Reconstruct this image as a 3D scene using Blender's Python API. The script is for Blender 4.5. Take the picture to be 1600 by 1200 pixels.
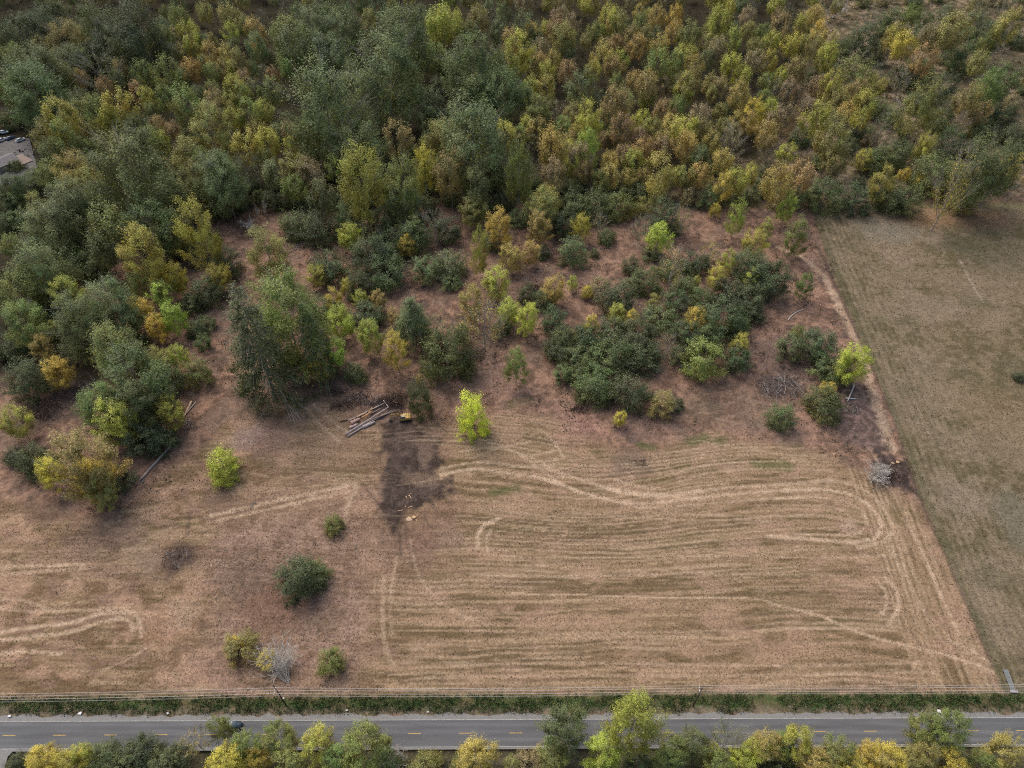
import bpy, math, random
import numpy as np
R = math.radians
SC = bpy.context.scene
for o in list(bpy.data.objects):
    bpy.data.objects.remove(o)

# ------------------------------------------------------------------ camera
PITCH, HCAM, FPX = R(46.5), 180.0, 1110.0
cam_d = bpy.data.cameras.new('camera'); cam = bpy.data.objects.new('camera', cam_d)
SC.collection.objects.link(cam)
cam.location = (0, 0, HCAM); cam.rotation_euler = (R(90) - PITCH, 0, 0)
cam_d.sensor_width = 36; cam_d.lens = FPX / 1600 * 36; cam_d.clip_start = 1; cam_d.clip_end = 6000
SC.camera = cam
SC.render.resolution_x, SC.render.resolution_y = 1024, 768

# ------------------------------------------------------------------ sky and sun
SUN_EL, SUN_AZ = R(52), R(-38)          # azimuth from +Y, clockwise positive
w = bpy.data.worlds.new('World'); SC.world = w; w.use_nodes = True
nt = w.node_tree; nt.nodes.clear()
sky = nt.nodes.new('ShaderNodeTexSky'); sky.sky_type = 'NISHITA'; sky.sun_disc = False
sky.sun_elevation = SUN_EL; sky.sun_rotation = SUN_AZ; sky.air_density = 1.0; sky.dust_density = 6.0; sky.ozone_density = 0.6
bg = nt.nodes.new('ShaderNodeBackground'); bg.inputs[1].default_value = 0.15
out = nt.nodes.new('ShaderNodeOutputWorld')
nt.links.new(sky.outputs[0], bg.inputs[0]); nt.links.new(bg.outputs[0], out.inputs[0])
sd_ = bpy.data.lights.new('sun', 'SUN'); sd_.energy = 1.0; sd_.angle = R(40); sd_.color = (1, .955, .89)
sun = bpy.data.objects.new('sun', sd_); SC.collection.objects.link(sun)
sun.rotation_euler = (R(90) - SUN_EL, 0, -SUN_AZ + math.pi)
SC.view_settings.view_transform = 'Standard'; SC.view_settings.look = 'None'
SC.view_settings.exposure = 0.12; SC.view_settings.gamma = 1.0; SC.view_settings.use_curve_mapping = False
SC.cycles.max_bounces = 5; SC.cycles.diffuse_bounces = 3; SC.cycles.transparent_max_bounces = 4
SC.cycles.use_denoising = False; SC.cycles.filter_width = 1.1

# ------------------------------------------------------------------ helpers
COL = SC.collection
CP, SP = math.cos(PITCH), math.sin(PITCH)
def G(px, py, z=0.0):
    """where the ray of a photograph pixel meets height z"""
    dx = px - 800.0; dy = 600.0 - py
    vx, vy, vz = dx, FPX * CP + dy * SP, -FPX * SP + dy * CP
    t = (z - HCAM) / vz
    return np.array([vx * t, vy * t, HCAM + vz * t])
def P(x, y, z):
    """pixel of a point (for sizes and for naming neighbours)"""
    dz = z - HCAM
    dep = y * CP - dz * SP; up = y * SP + dz * CP
    return 800 + FPX * x / dep, 600 - FPX * up / dep, dep

def hashn(ix, iy, s):
    n = (ix.astype(np.int64) * 374761393 + iy.astype(np.int64) * 668265263 + s * 982451653) & 0x7fffffff
    n = ((n ^ (n >> 13)) * 1274126177) & 0x7fffffff
    n = n ^ (n >> 16)
    return (n & 0xffffff) / float(0xffffff)
def vn(x, y, s=0):
    x0 = np.floor(x); y0 = np.floor(y); fx = x - x0; fy = y - y0
    fx = fx * fx * (3 - 2 * fx); fy = fy * fy * (3 - 2 * fy)
    a = hashn(x0, y0, s); b = hashn(x0 + 1, y0, s); c = hashn(x0, y0 + 1, s); d = hashn(x0 + 1, y0 + 1, s)
    return a + (b - a) * fx + (c - a) * fy + (a - b - c + d) * fx * fy
def fbm(x, y, s=0, o=4):
    v = 0; a = .5; t = 0
    for i in range(o):
        v = v + a * vn(x, y, s + i * 17); t += a; a *= .5
        x = x * 2.03 + 11.3; y = y * 2.03 + 5.7
    return v / t
def sstep(a, b, x):
    t = np.clip((x - a) / (b - a), 0, 1); return t * t * (3 - 2 * t)

def link(o, parent=None):
    COL.objects.link(o)
    if parent is not None: o.parent = parent
    return o
def tag(o, label=None, cat=None, group=None, kind=None):
    if label: o['label'] = label
    if cat: o['category'] = cat
    if group: o['group'] = group
    if kind: o['kind'] = kind
    return o
def empty(name, loc, rz=0.0, s=1.0):
    o = bpy.data.objects.new(name, None); o.empty_display_size = .5
    o.location = loc; o.rotation_euler = (0, 0, rz); o.scale = (s, s, s)
    return link(o)
def mesh_np(name, V, F, mats, smooth=False, fattr=None, fcol=None, vcol=None, midx=None):
    V = np.asarray(V, np.float32).reshape(-1, 3); F = np.asarray(F, np.int32); k = F.shape[1]; n = len(F)
    m = bpy.data.meshes.new(name)
    m.vertices.add(len(V)); m.vertices.foreach_set('co', V.ravel())
    m.loops.add(n * k); m.loops.foreach_set('vertex_index', F.ravel())
    m.polygons.add(n); m.polygons.foreach_set('loop_start', np.arange(n, dtype=np.int32) * k)
    m.polygons.foreach_set('loop_total', np.full(n, k, np.int32))
    for mt in (mats if isinstance(mats, (list, tuple)) else [mats]): m.materials.append(mt)
    if midx is not None: m.polygons.foreach_set('material_index', np.asarray(midx, np.int32))
    for nm, a in (fattr or {}).items():
        at = m.attributes.new(nm, 'FLOAT', 'FACE'); at.data.foreach_set('value', np.asarray(a, np.float32))
    if fcol is not None:
        at = m.attributes.new('col', 'FLOAT_COLOR', 'FACE')
        at.data.foreach_set('color', np.concatenate([fcol, np.ones((n, 1))], 1).astype(np.float32).ravel())
    if vcol is not None:
        at = m.attributes.new('col', 'FLOAT_COLOR', 'POINT')
        at.data.foreach_set('color', np.concatenate([vcol, np.ones((len(V), 1))], 1).astype(np.float32).ravel())
    m.update(calc_edges=True)
    m.polygons.foreach_set('use_smooth', np.full(n, smooth))
    return m
class MB:
    """collects boxes, tubes and panels (quads) for one mesh"""
    def __init__(s): s.V = []; s.F = []; s.M = []; s.n = 0
    def add(s, V, F, mi=0):
        V = np.asarray(V, float).reshape(-1, 3)
        for f in F: s.F.append([i + s.n for i in f]); s.M.append(mi)
        s.V.append(V); s.n += len(V)
    def box(s, c, d, rz=0, ry=0, taper=1.0, mi=0):
        x, y, z = d[0] / 2, d[1] / 2, d[2] / 2
        V = np.array([[-x, -y, -z], [x, -y, -z], [x, y, -z], [-x, y, -z], [-x * taper, -y * taper, z], [x * taper, -y * taper, z], [x * taper, y * taper, z], [-x * taper, y * taper, z]])
        cy, sy = math.cos(ry), math.sin(ry); V = V @ np.array([[cy, 0, -sy], [0, 1, 0], [sy, 0, cy]])
        cz, sz = math.cos(rz), math.sin(rz); V = V @ np.array([[cz, sz, 0], [-sz, cz, 0], [0, 0, 1]])
        s.add(V + np.array(c), [[0, 3, 2, 1], [4, 5, 6, 7], [0, 1, 5, 4], [1, 2, 6, 5], [2, 3, 7, 6], [3, 0, 4, 7]], mi)
    def tube(s, pts, rad, n=6, mi=0, cap=True):
        pts = np.asarray(pts, float); m = len(pts)
        if np.isscalar(rad): rad = [rad] * m
        V = []
        for i in range(m):
            d = pts[min(i + 1, m - 1)] - pts[max(i - 1, 0)]; d = d / (np.linalg.norm(d) + 1e-9)
            a = np.cross(d, [0, 0, 1.0]) if abs(d[2]) < .9 else np.cross(d, [1.0, 0, 0]); a /= np.linalg.norm(a); b = np.cross(d, a)
            for k in range(n):
                t = 2 * math.pi * k / n; V.append(pts[i] + rad[i] * (a * math.cos(t) + b * math.sin(t)))
        F = []
        for i in range(m - 1):
            for k in range(n):
                F.append([i * n + k, (i + 1) * n + k, (i + 1) * n + (k + 1) % n, i * n + (k + 1) % n])
        if cap:
            F.append([k for k in range(n)][:4] if n == 4 else list(range(n)))
            F.append([(m - 1) * n + k for k in range(n)][::-1])
        s.add(V, F, mi)
    def prism(s, poly, y0, y1, mi=0):
        """side-view polygon (x,z) extruded across y"""
        n = len(poly); V = [(x, y0, z) for x, z in poly] + [(x, y1, z) for x, z in poly]
        F = [[i, (i + 1) % n, n + (i + 1) % n, n + i] for i in range(n)] + [list(range(n))[::-1], [n + i for i in range(n)]]
        s.add(V, F, mi)
    def mesh(s, name, mats, smooth=False):
        m = bpy.data.meshes.new(name); V = np.concatenate(s.V)
        m.from_pydata([tuple(v) for v in V], [], s.F)
        for mt in (mats if isinstance(mats, (list, tuple)) else [mats]): m.materials.append(mt)
        m.polygons.foreach_set('material_index', s.M)
        m.polygons.foreach_set('use_smooth', [smooth] * len(s.F)); m.update()
        return m
    def obj(s, name, mats, parent=None, smooth=False):
        return link(bpy.data.objects.new(name, s.mesh(name, mats, smooth)), parent)

# ------------------------------------------------------------------ materials
def newmat(name):
    m = bpy.data.materials.new(name); m.use_nodes = True; nt = m.node_tree; nt.nodes.clear()
    return m, nt, nt.nodes.new('ShaderNodeOutputMaterial')
def N(nt, t, **kw):
    n = nt.nodes.new(t)
    for k, v in kw.items():
        if k.startswith('i_'):
            key = k[2:]; key = int(key) if key.isdigit() else key.replace('_', ' ')
            n.inputs[key].default_value = v
        else: setattr(n, k, v)
    return n
def basic(name, col, rough=.8, noise=0.25, scale=3.0, metal=0.0, bump=0.0, spec=.3, attr=False, objcol=False):
    m, nt, out = newmat(name); L = nt.links.new
    b = N(nt, 'ShaderNodeBsdfPrincipled'); b.inputs['Roughness'].default_value = rough; b.inputs['Metallic'].default_value = metal
    b.inputs['Specular IOR Level'].default_value = spec
    tc = N(nt, 'ShaderNodeTexCoord'); nz = N(nt, 'ShaderNodeTexNoise'); nz.inputs['Scale'].default_value = scale; nz.inputs['Detail'].default_value = 6
    L(tc.outputs['Object'], nz.inputs['Vector'])
    mr = N(nt, 'ShaderNodeMapRange'); mr.inputs[1].default_value = .25; mr.inputs[2].default_value = .75; mr.inputs[3].default_value = 1 - noise; mr.inputs[4].default_value = 1 + noise
    L(nz.outputs[0], mr.inputs[0])
    mx = N(nt, 'ShaderNodeMix', data_type='RGBA', blend_type='MULTIPLY'); mx.inputs[0].default_value = 1
    if attr:
        a = N(nt, 'ShaderNodeAttribute', attribute_name='col'); L(a.outputs['Color'], mx.inputs[6])
    elif objcol:
        a = N(nt, 'ShaderNodeObjectInfo'); L(a.outputs['Color'], mx.inputs[6])
    else: mx.inputs[6].default_value = (*col, 1)
    L(mr.outputs[0], mx.inputs[7]); L(mx.outputs[2], b.inputs['Base Color'])
    if bump:
        bp = N(nt, 'ShaderNodeBump'); bp.inputs['Strength'].default_value = bump; bp.inputs['Distance'].default_value = .05
        L(nz.outputs[0], bp.inputs['Height']); L(bp.outputs[0], b.inputs['Normal'])
    L(b.outputs[0], out.inputs[0]); return m

def leaf_material():
    m, nt, out = newmat('leaves'); L = nt.links.new
    oi = N(nt, 'ShaderNodeObjectInfo'); tone = N(nt, 'ShaderNodeAttribute', attribute_name='tone'); hg = N(nt, 'ShaderNodeAttribute', attribute_name='turn')
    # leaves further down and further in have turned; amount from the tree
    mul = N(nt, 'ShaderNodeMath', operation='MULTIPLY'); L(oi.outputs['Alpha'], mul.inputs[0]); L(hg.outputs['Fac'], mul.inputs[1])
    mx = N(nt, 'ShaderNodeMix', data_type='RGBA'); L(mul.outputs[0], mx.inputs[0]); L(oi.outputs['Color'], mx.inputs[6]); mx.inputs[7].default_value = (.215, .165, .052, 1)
    rnd = N(nt, 'ShaderNodeMapRange'); rnd.inputs[3].default_value = .484; rnd.inputs[4].default_value = .512; L(oi.outputs['Random'], rnd.inputs[0])
    hs = N(nt, 'ShaderNodeHueSaturation'); L(mx.outputs[2], hs.inputs['Color']); L(rnd.outputs[0], hs.inputs['Hue'])
    mr = N(nt, 'ShaderNodeMapRange'); mr.inputs[3].default_value = .8; mr.inputs[4].default_value = 3.2; L(tone.outputs['Fac'], mr.inputs[0]); L(mr.outputs[0], hs.inputs['Value'])
    hs.inputs['Saturation'].default_value = 1.03
    d = N(nt, 'ShaderNodeBsdfDiffuse'); t = N(nt, 'ShaderNodeBsdfTranslucent'); gl = N(nt, 'ShaderNodeBsdfGlossy'); gl.inputs['Roughness'].default_value = .5
    L(hs.outputs[0], d.inputs[0]); L(hs.outputs[0], t.inputs[0]); gl.inputs[0].default_value = (.9, .95, 1, 1)
    m1 = N(nt, 'ShaderNodeMixShader'); m1.inputs[0].default_value = .26; L(d.outputs[0], m1.inputs[1]); L(t.outputs[0], m1.inputs[2])
    m2 = N(nt, 'ShaderNodeMixShader'); m2.inputs[0].default_value = .035; L(m1.outputs[0], m2.inputs[1]); L(gl.outputs[0], m2.inputs[2])
    L(m2.outputs[0], out.inputs[0]); return m
M_LEAF = leaf_material()
M_BARK = basic('grey_bark', (.33, .31, .27), .9, .3, 1.5)
M_DEAD = basic('bleached_wood', (.62, .58, .52), .9, .25, 1.5)
M_STUFF = basic('undergrowth_leaves', None, .9, .35, .8, attr=True)

def ground_material():
    m, nt, out = newmat('ground'); L = nt.links.new
    b = N(nt, 'ShaderNodeBsdfDiffuse'); a = N(nt, 'ShaderNodeAttribute', attribute_name='col')
    tc = N(nt, 'ShaderNodeTexCoord')
    def noise(scale, det, lo, hi, vlo, vhi, sx=1, sy=1):
        mp = N(nt, 'ShaderNodeMapping'); mp.inputs['Scale'].default_value = (sx, sy, 1); L(tc.outputs['Object'], mp.inputs[0])
        n = N(nt, 'ShaderNodeTexNoise'); n.inputs['Scale'].default_value = scale; n.inputs['Detail'].default_value = det; n.inputs['Roughness'].default_value = .65
        L(mp.outputs[0], n.inputs['Vector'])
        r = N(nt, 'ShaderNodeMapRange'); r.inputs[1].default_value = lo; r.inputs[2].default_value = hi; r.inputs[3].default_value = vlo; r.inputs[4].default_value = vhi
        L(n.outputs[0], r.inputs[0]); return n, r
    n1, r1 = noise(1.6, 5, .3, .7, .60, 1.34)
    n5, r5 = noise(5.5, 4, .3, .7, .66, 1.32, .8, 1)
    n2, r2 = noise(.42, 4, .3, .7, .82, 1.16, 1, 1.5)
    n3, r3 = noise(2.9, 3, .62, .75, 1.0, .55)      # dark stubble clumps
    n4, r4 = noise(3.7, 2, .66, .78, 1.0, 1.5)      # pale chips and straw
    cur = a.outputs['Color']
    for r in (r1, r2, r3, r4, r5):  # noqa
        mx = N(nt, 'ShaderNodeMix', data_type='RGBA', blend_type='MULTIPLY'); mx.inputs[0].default_value = 1
        L(cur, mx.inputs[6]); L(r.outputs[0], mx.inputs[7]); cur = mx.outputs[2]
    L(cur, b.inputs[0])
    bp = N(nt, 'ShaderNodeBump'); bp.inputs['Strength'].default_value = .55; bp.inputs['Distance'].default_value = .25
    L(n1.outputs[0], bp.inputs['Height']); L(bp.outputs[0], b.inputs['Normal'])
    L(b.outputs[0], out.inputs[0]); return m
M_GROUND = ground_material()

# ------------------------------------------------------------------ ground
def axis(stops):
    v = [stops[0][0]]
    for (a, sa), (b, sb) in zip(stops[:-1], stops[1:]):
        x = a
        while x < b - 1e-6:
            st = sa + (sb - sa) * (x - a) / (b - a); x = min(b, x + st)
            if b - x < st * .3: x = b
            v.append(x)
    return np.array(v)
half = axis([(0, .5), (150, .52), (210, 1.0), (420, 3.0), (1500, 90)])
gx = np.concatenate([-half[::-1][:-1], half])
gy = np.concatenate([[-1500, -700, -200, -60, 0], axis([(15, 1.5), (55, .45), (160, .5), (290, .8), (420, 1.6), (640, 2.5), (3200, 130)])])
X, Y = np.meshgrid(gx, gy); X = X.ravel(); Y = Y.ravel()

def world_poly(pts): return np.array([G(x, y)[:2] for x, y in pts])
def seg_dist(px, py, a, b):
    ab = b - a; L2 = (ab ** 2).sum() + 1e-9
    t = np.clip(((px - a[0]) * ab[0] + (py - a[1]) * ab[1]) / L2, 0, 1)
    return np.hypot(px - a[0] - t * ab[0], py - a[1] - t * ab[1])
def line_dist(pts, px=None, py=None, closed=False):
    px = X if px is None else px; py = Y if py is None else py
    W = world_poly(pts); n = len(W)
    mg = 16.0; I = np.nonzero((px > W[:, 0].min() - mg) & (px < W[:, 0].max() + mg) & (py > W[:, 1].min() - mg) & (py < W[:, 1].max() + mg))[0]
    qx, qy = px[I], py[I]; dd = np.full(len(I), mg)
    for i in range(n if closed else n - 1):
        a, b = W[i], W[(i + 1) % n]
        J = np.nonzero((qx > min(a[0], b[0]) - mg) & (qx < max(a[0], b[0]) + mg) & (qy > min(a[1], b[1]) - mg) & (qy < max(a[1], b[1]) + mg))[0]
        dd[J] = np.minimum(dd[J], seg_dist(qx[J], qy[J], a, b))
    d = np.full(len(px), mg); d[I] = dd
    return d
def smooth_pts(pts, k=6):
    """Catmull-Rom through the points"""
    p = [np.array(q, float) for q in pts]; p = [2 * p[0] - p[1]] + p + [2 * p[-1] - p[-2]]; o = []
    for i in range(1, len(p) - 2):
        for j in range(k):
            t = j / k
            o.append(.5 * (2 * p[i] + (p[i + 1] - p[i - 1]) * t + (2 * p[i - 1] - 5 * p[i] + 4 * p[i + 1] - p[i + 2]) * t * t + (3 * p[i] - p[i - 1] - 3 * p[i + 1] + p[i + 2]) * t ** 3))
    o.append(p[-2]); return [tuple(q) for q in o]
def inside(W, px, py):
    c = np.zeros(len(px), bool); n = len(W)
    for i in range(n):
        x1, y1 = W[i]; x2, y2 = W[(i + 1) % n]
        hit = ((y1 > py) != (y2 > py)) & (px < (x2 - x1) * (py - y1) / (y2 - y1 + 1e-12) + x1)
        c ^= hit
    return c
def sd(pts, px=None, py=None):
    """signed distance, positive inside"""
    px = X if px is None else px; py = Y if py is None else py
    d = line_dist(pts, px, py, closed=True); i = inside(world_poly(pts), px, py)
    return np.where(i, d, -d)

POLY_FIELD = [(-300, 790), (0, 782), (70, 800), (150, 815), (215, 790), (262, 735), (330, 690), (372, 645), (470, 622), (530, 618), (545, 660), (600, 668), (640, 652), (690, 655), (770, 650), (830, 640), (890, 665), (930, 690), (1000, 705), (1070, 690), (1120, 672), (1200, 695), (1290, 705), (1330, 725), (1400, 770), (1448, 798), (1499, 900), (1558, 1040), (1570, 1092), (-300, 1108)]
POLY_RIGHT = [(1266, 322), (1700, 316), (2600, 330), (2600, 1300), (1680, 1090), (1566, 1088), (1553, 1040), (1490, 893), (1436, 770), (1392, 640), (1350, 540), (1302, 430)]
POLY_DARK = [(606, 664), (622, 652), (648, 654), (664, 668), (682, 690), (680, 706), (692, 720), (687, 742), (714, 758), (706, 770), (680, 778), (678, 792), (660, 786), (652, 806), (638, 800), (634, 826), (622, 816), (616, 836), (608, 812), (592, 800), (600, 780), (590, 764), (604, 748), (594, 728), (601, 712), (592, 696)]
POLY_DARK2 = [(1366, 700), (1395, 705), (1412, 722), (1424, 748), (1424, 768), (1408, 762), (1392, 752), (1372, 748)]
POLY_BURN = [(1316, 610), (1350, 600), (1378, 660), (1398, 700), (1372, 705), (1330, 690), (1305, 672), (1300, 650)]
POLY_FOREST = [(-500, -400), (1290, -400), (1275, 150), (1210, 250), (1120, 300), (960, 318), (700, 322), (560, 340), (420, 335), (330, 350), (300, 420), (210, 400), (110, 400), (190, 560), (130, 640), (60, 600), (-500, 620)]
POLY_SCRUB = [(1270, -400), (3000, -400), (3000, 312), (1600, 306), (1270, 312), (1080, 316), (1100, 280), (1250, 210)]

nA = fbm(X / 9, Y / 9, 1); nB = fbm(X / 3.1, Y / 3.1, 21); nC = fbm(X / 28, Y / 28, 41, 3); nD = fbm(X / 1.3, Y / 1.3, 61, 2)
wob = (nA - .5) * 9 + (nB - .5) * 4
col = np.zeros((len(X), 3))
def lay(mask, c, amount=1.0):
    global col
    m = (np.clip(mask, 0, 1) * amount)[:, None]; c = np.asarray(c, float)
    if c.ndim == 1: c = c[None, :]
    col = col * (1 - m) + c * m
def mixc(a, b, t): return np.array(a)[None, :] * (1 - t[:, None]) + np.array(b)[None, :] * t[:, None]

TAN, TAN2, OLIVE = (.305, .216, .136), (.172, .120, .070), (.150, .115, .062)
RED, RED2, GREY = (.325, .207, .148), (.160, .104, .076), (.215, .170, .140)
# cleared ground with red-brown chips
slash = mixc(RED, RED2, sstep(.35, .68, nB * .6 + nD * .4)); slash = slash * (1 - .0) 
col = slash
lay(sstep(.52, .68, nA), mixc(GREY, RED2, nD), .6)
lay(sstep(.60, .74, fbm(X / 5, Y / 5, 77)), (.115, .085, .07), .8)
# forest floor
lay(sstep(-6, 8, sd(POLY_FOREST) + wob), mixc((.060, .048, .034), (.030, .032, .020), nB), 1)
# scrub: dry grass, brambles
scr = mixc((.30, .235, .16), (.12, .10, .06), sstep(.35, .6, nB)); lay(sstep(-5, 6, sd(POLY_SCRUB) + wob), scr, 1)
lay(sstep(-5, 6, sd(POLY_SCRUB)) * sstep(.5, .62, nA), mixc((.07, .075, .04), (.12, .09, .06), nD), .8)
# mown field
FD = sd(POLY_FIELD)
W0, W1 = G(1566, 1088)[:2], G(1266, 322)[:2]; bd = (W1 - W0) / np.linalg.norm(W1 - W0)
dE = -((X - W0[0]) * bd[1] - (Y - W0[1]) * bd[0])     # metres west of the property line
alongE = (X - W0[0]) * bd[0] + (Y - W0[1]) * bd[1]
wavy = (fbm(X / 40, Y / 40, 5, 3) - .5) * 7
hump = np.exp(-((X - 28) / 30) ** 2) * -7.0 * sstep(80, 135, Y)
v_h = Y + wavy - hump
sel = sstep(16, 24, dE)
uu = np.where(dE < 20, alongE, X); vv = np.where(dE < 20, dE * 1.0, v_h)
st1 = fbm(uu / 16, vv / 1.05, 101, 3); st2 = fbm(uu / 34, vv / 2.3, 131, 3); st3 = fbm(uu / 7, vv / .75, 151, 2)
leftm = sstep(-10, -50, X)                             # rows fade out west of the work area
base = mixc(TAN, TAN2, sstep(.41, .61, .36 * st1 + .34 * st2 + .14 * st3 + .16 * nB))
base = base * (1 + .10 * (nC - .5))[:, None]
FM = sstep(-3, 4, FD + wob * .5)
lay(FM, base)
lay(FM * sstep(.53, .68, st2 * .45 + st1 * .3 + nA * .25) , OLIVE, .45)
lay(FM * sstep(.62, .72, fbm(uu / 45, vv / .7, 171, 2)), (.42, .31, .205), .6)
lay(FM * sstep(.55, .72, fbm(X / 14, Y / 9, 301)) * sstep(.4, .7, st1), (.125, .115, .05), .4)
lay(FM * sstep(.56, .72, fbm(X / 11, Y / 7, 311)), (.38, .255, .18), .55)
LM = FM * sstep(-22, -34, X)
lay(LM * sstep(.47, .60, fbm(X / 6, Y / 2.2, 601, 4)), (.150, .098, .058), .7)
lay(LM * sstep(.55, .70, fbm(X / 8, Y / 5, 611, 4)), (.42, .28, .195), .65)
lay(LM * sstep(.56, .70, fbm(X / 5, Y / 3.5, 621, 4)), (.25, .165, .125), .55)
lay(FM * (1 - leftm * 0) * sstep(.58, .70, fbm(X / 10, Y / 3, 631, 4)), (.39, .265, .185), .35)
# disturbed, redder parts of the field
mid = sd([(330, 800), (420, 790), (560, 770), (600, 830), (600, 1000), (560, 1085), (330, 1085), (300, 1030), (340, 940), (300, 880)]) + wob
lay(FM * sstep(-6, 10, mid), mixc((.33, .225, .175), (.19, .125, .09), sstep(.35, .65, nB * .5 + nD * .5)), .75)
for (cx, cy, rr, c, am) in [(430, 940, 11, (.20, .12, .085), .7), (380, 900, 8, (.18, .13, .10), .6), (415, 690, 10, (.24, .16, .14), .6), (385, 680, 6, (.38, .28, .25), .5),
                            (275, 875, 6.5, (.12, .085, .07), .85), (235, 880, 5, (.36, .26, .2), .5), (270, 975, 8, (.42, .27, .18), .7), (285, 960, 5, (.42, .31, .22), .6),
                            (130, 845, 8, (.17, .12, .095), .7), (70, 800, 6, (.16, .11, .085), .6), (545, 700, 7, (.36, .24, .16), .4), (120, 870, 7, (.40, .27, .19), .5),
                            (340, 770, 6, (.16, .115, .085), .6), (620, 690, 4, (.33, .23, .18), .5), (990, 725, 7, (.17, .13, .11), .5), (1100, 640, 9, (.2, .16, .11), .5),
                            (1180, 640, 12, (.24, .175, .13), .6), (900, 670, 9, (.42, .25, .2), .55), (600, 640, 8, (.15, .11, .10), .6), (520, 615, 10, (.15, .11, .09), .6), (400, 620, 12, (.22, .165, .13), .5),
                            (500, 690, 16, (.36, .25, .165), .5), (660, 860, 6, (.22, .14, .11), .5), (700, 840, 6, (.3, .21, .17), .5), (790, 600, 10, (.38, .24, .19), .5), (1000, 660, 9, (.24, .165, .14), .6), (1250, 660, 8, (.38, .24, .18), .6),
                            (60, 650, 9, (.11, .085, .08), .8), (110, 620, 10, (.13, .10, .09), .7), (1215, 600, 9, (.13, .10, .09), .8), (1330, 820, 3.0, (.48, .35, .26), .8), (1240, 560, 14, (.19, .14, .125), .7)]:
    c0 = G(cx, cy)[:2]; d = np.hypot(X - c0[0], Y - c0[1]) / rr
    lay(sstep(1.25, .45, d + (nB - .5) * 1.1), mixc(c, np.array(c) * .68, nD), am)
# narrow green remnants
for pts, wd in [([(770, 770), (810, 762)], 1.6), ([(1080, 690), (1100, 685)], 2.0), ([(1120, 690), (1130, 688)], 1.5), ([(1000, 696), (1020, 700)], 1.5), ([(800, 632), (825, 626)], 2.0), ([(470, 628), (490, 622)], 2), ([(1185, 725), (1230, 728)], 2)]:
    lay(sstep(wd * 1.6, wd * .3, line_dist(pts) + (nB - .5) * 2.5), (.10, .115, .045), .7)
# dark churned soil
for (cx, cy, rx, ry, c, am) in [(650, 835, 9, 8, (.235, .148, .108), .75), (700, 800, 8, 7, (.26, .165, .12), .6), (610, 850, 5, 7, (.20, .135, .10), .6), (690, 690, 7, 10, (.30, .19, .14), .6), (640, 880, 8, 5, (.25, .165, .12), .5), (575, 720, 6, 10, (.27, .18, .12), .5), (720, 640, 14, 7, (.31, .195, .14), .6), (850, 640, 16, 7, (.36, .225, .165), .6)]:
    c0 = G(cx, cy)[:2]; lay(sstep(1.3, .3, np.hypot((X - c0[0]) / rx, (Y - c0[1]) / ry) + (nB - .5) * 1.1), mixc(c, np.array(c) * .6, sstep(.3, .7, nD * .5 + nB * .5)), am)
for poly, e in ((POLY_DARK, 2.2), (POLY_DARK2, 1.0)):
    lay(sstep(-e, e * 1.1, sd(poly) + (nA - .5) * 7 + (nB - .5) * 7 + (nD - .5) * 3), mixc((.112, .083, .072), (.050, .038, .034), sstep(.3, .7, nB * .5 + nD * .5)), .96)
lay(sstep(-3, 2, sd(POLY_BURN) + (nB - .5) * 6), mixc((.19, .14, .125), (.10, .075, .068), sstep(.3, .7, nD)), .85)
c0 = G(668, 702)[:2]; lay(sstep(1.2, .5, np.hypot((X - c0[0]) / 3.5, (Y - c0[1]) / 8) + (nB - .5)), (.20, .145, .11), .7)
c0 = G(655, 748)[:2]; lay(sstep(1.2, .5, np.hypot((X - c0[0]) / 6, (Y - c0[1]) / 3) + (nB - .5)), (.25, .18, .13), .6)
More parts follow.
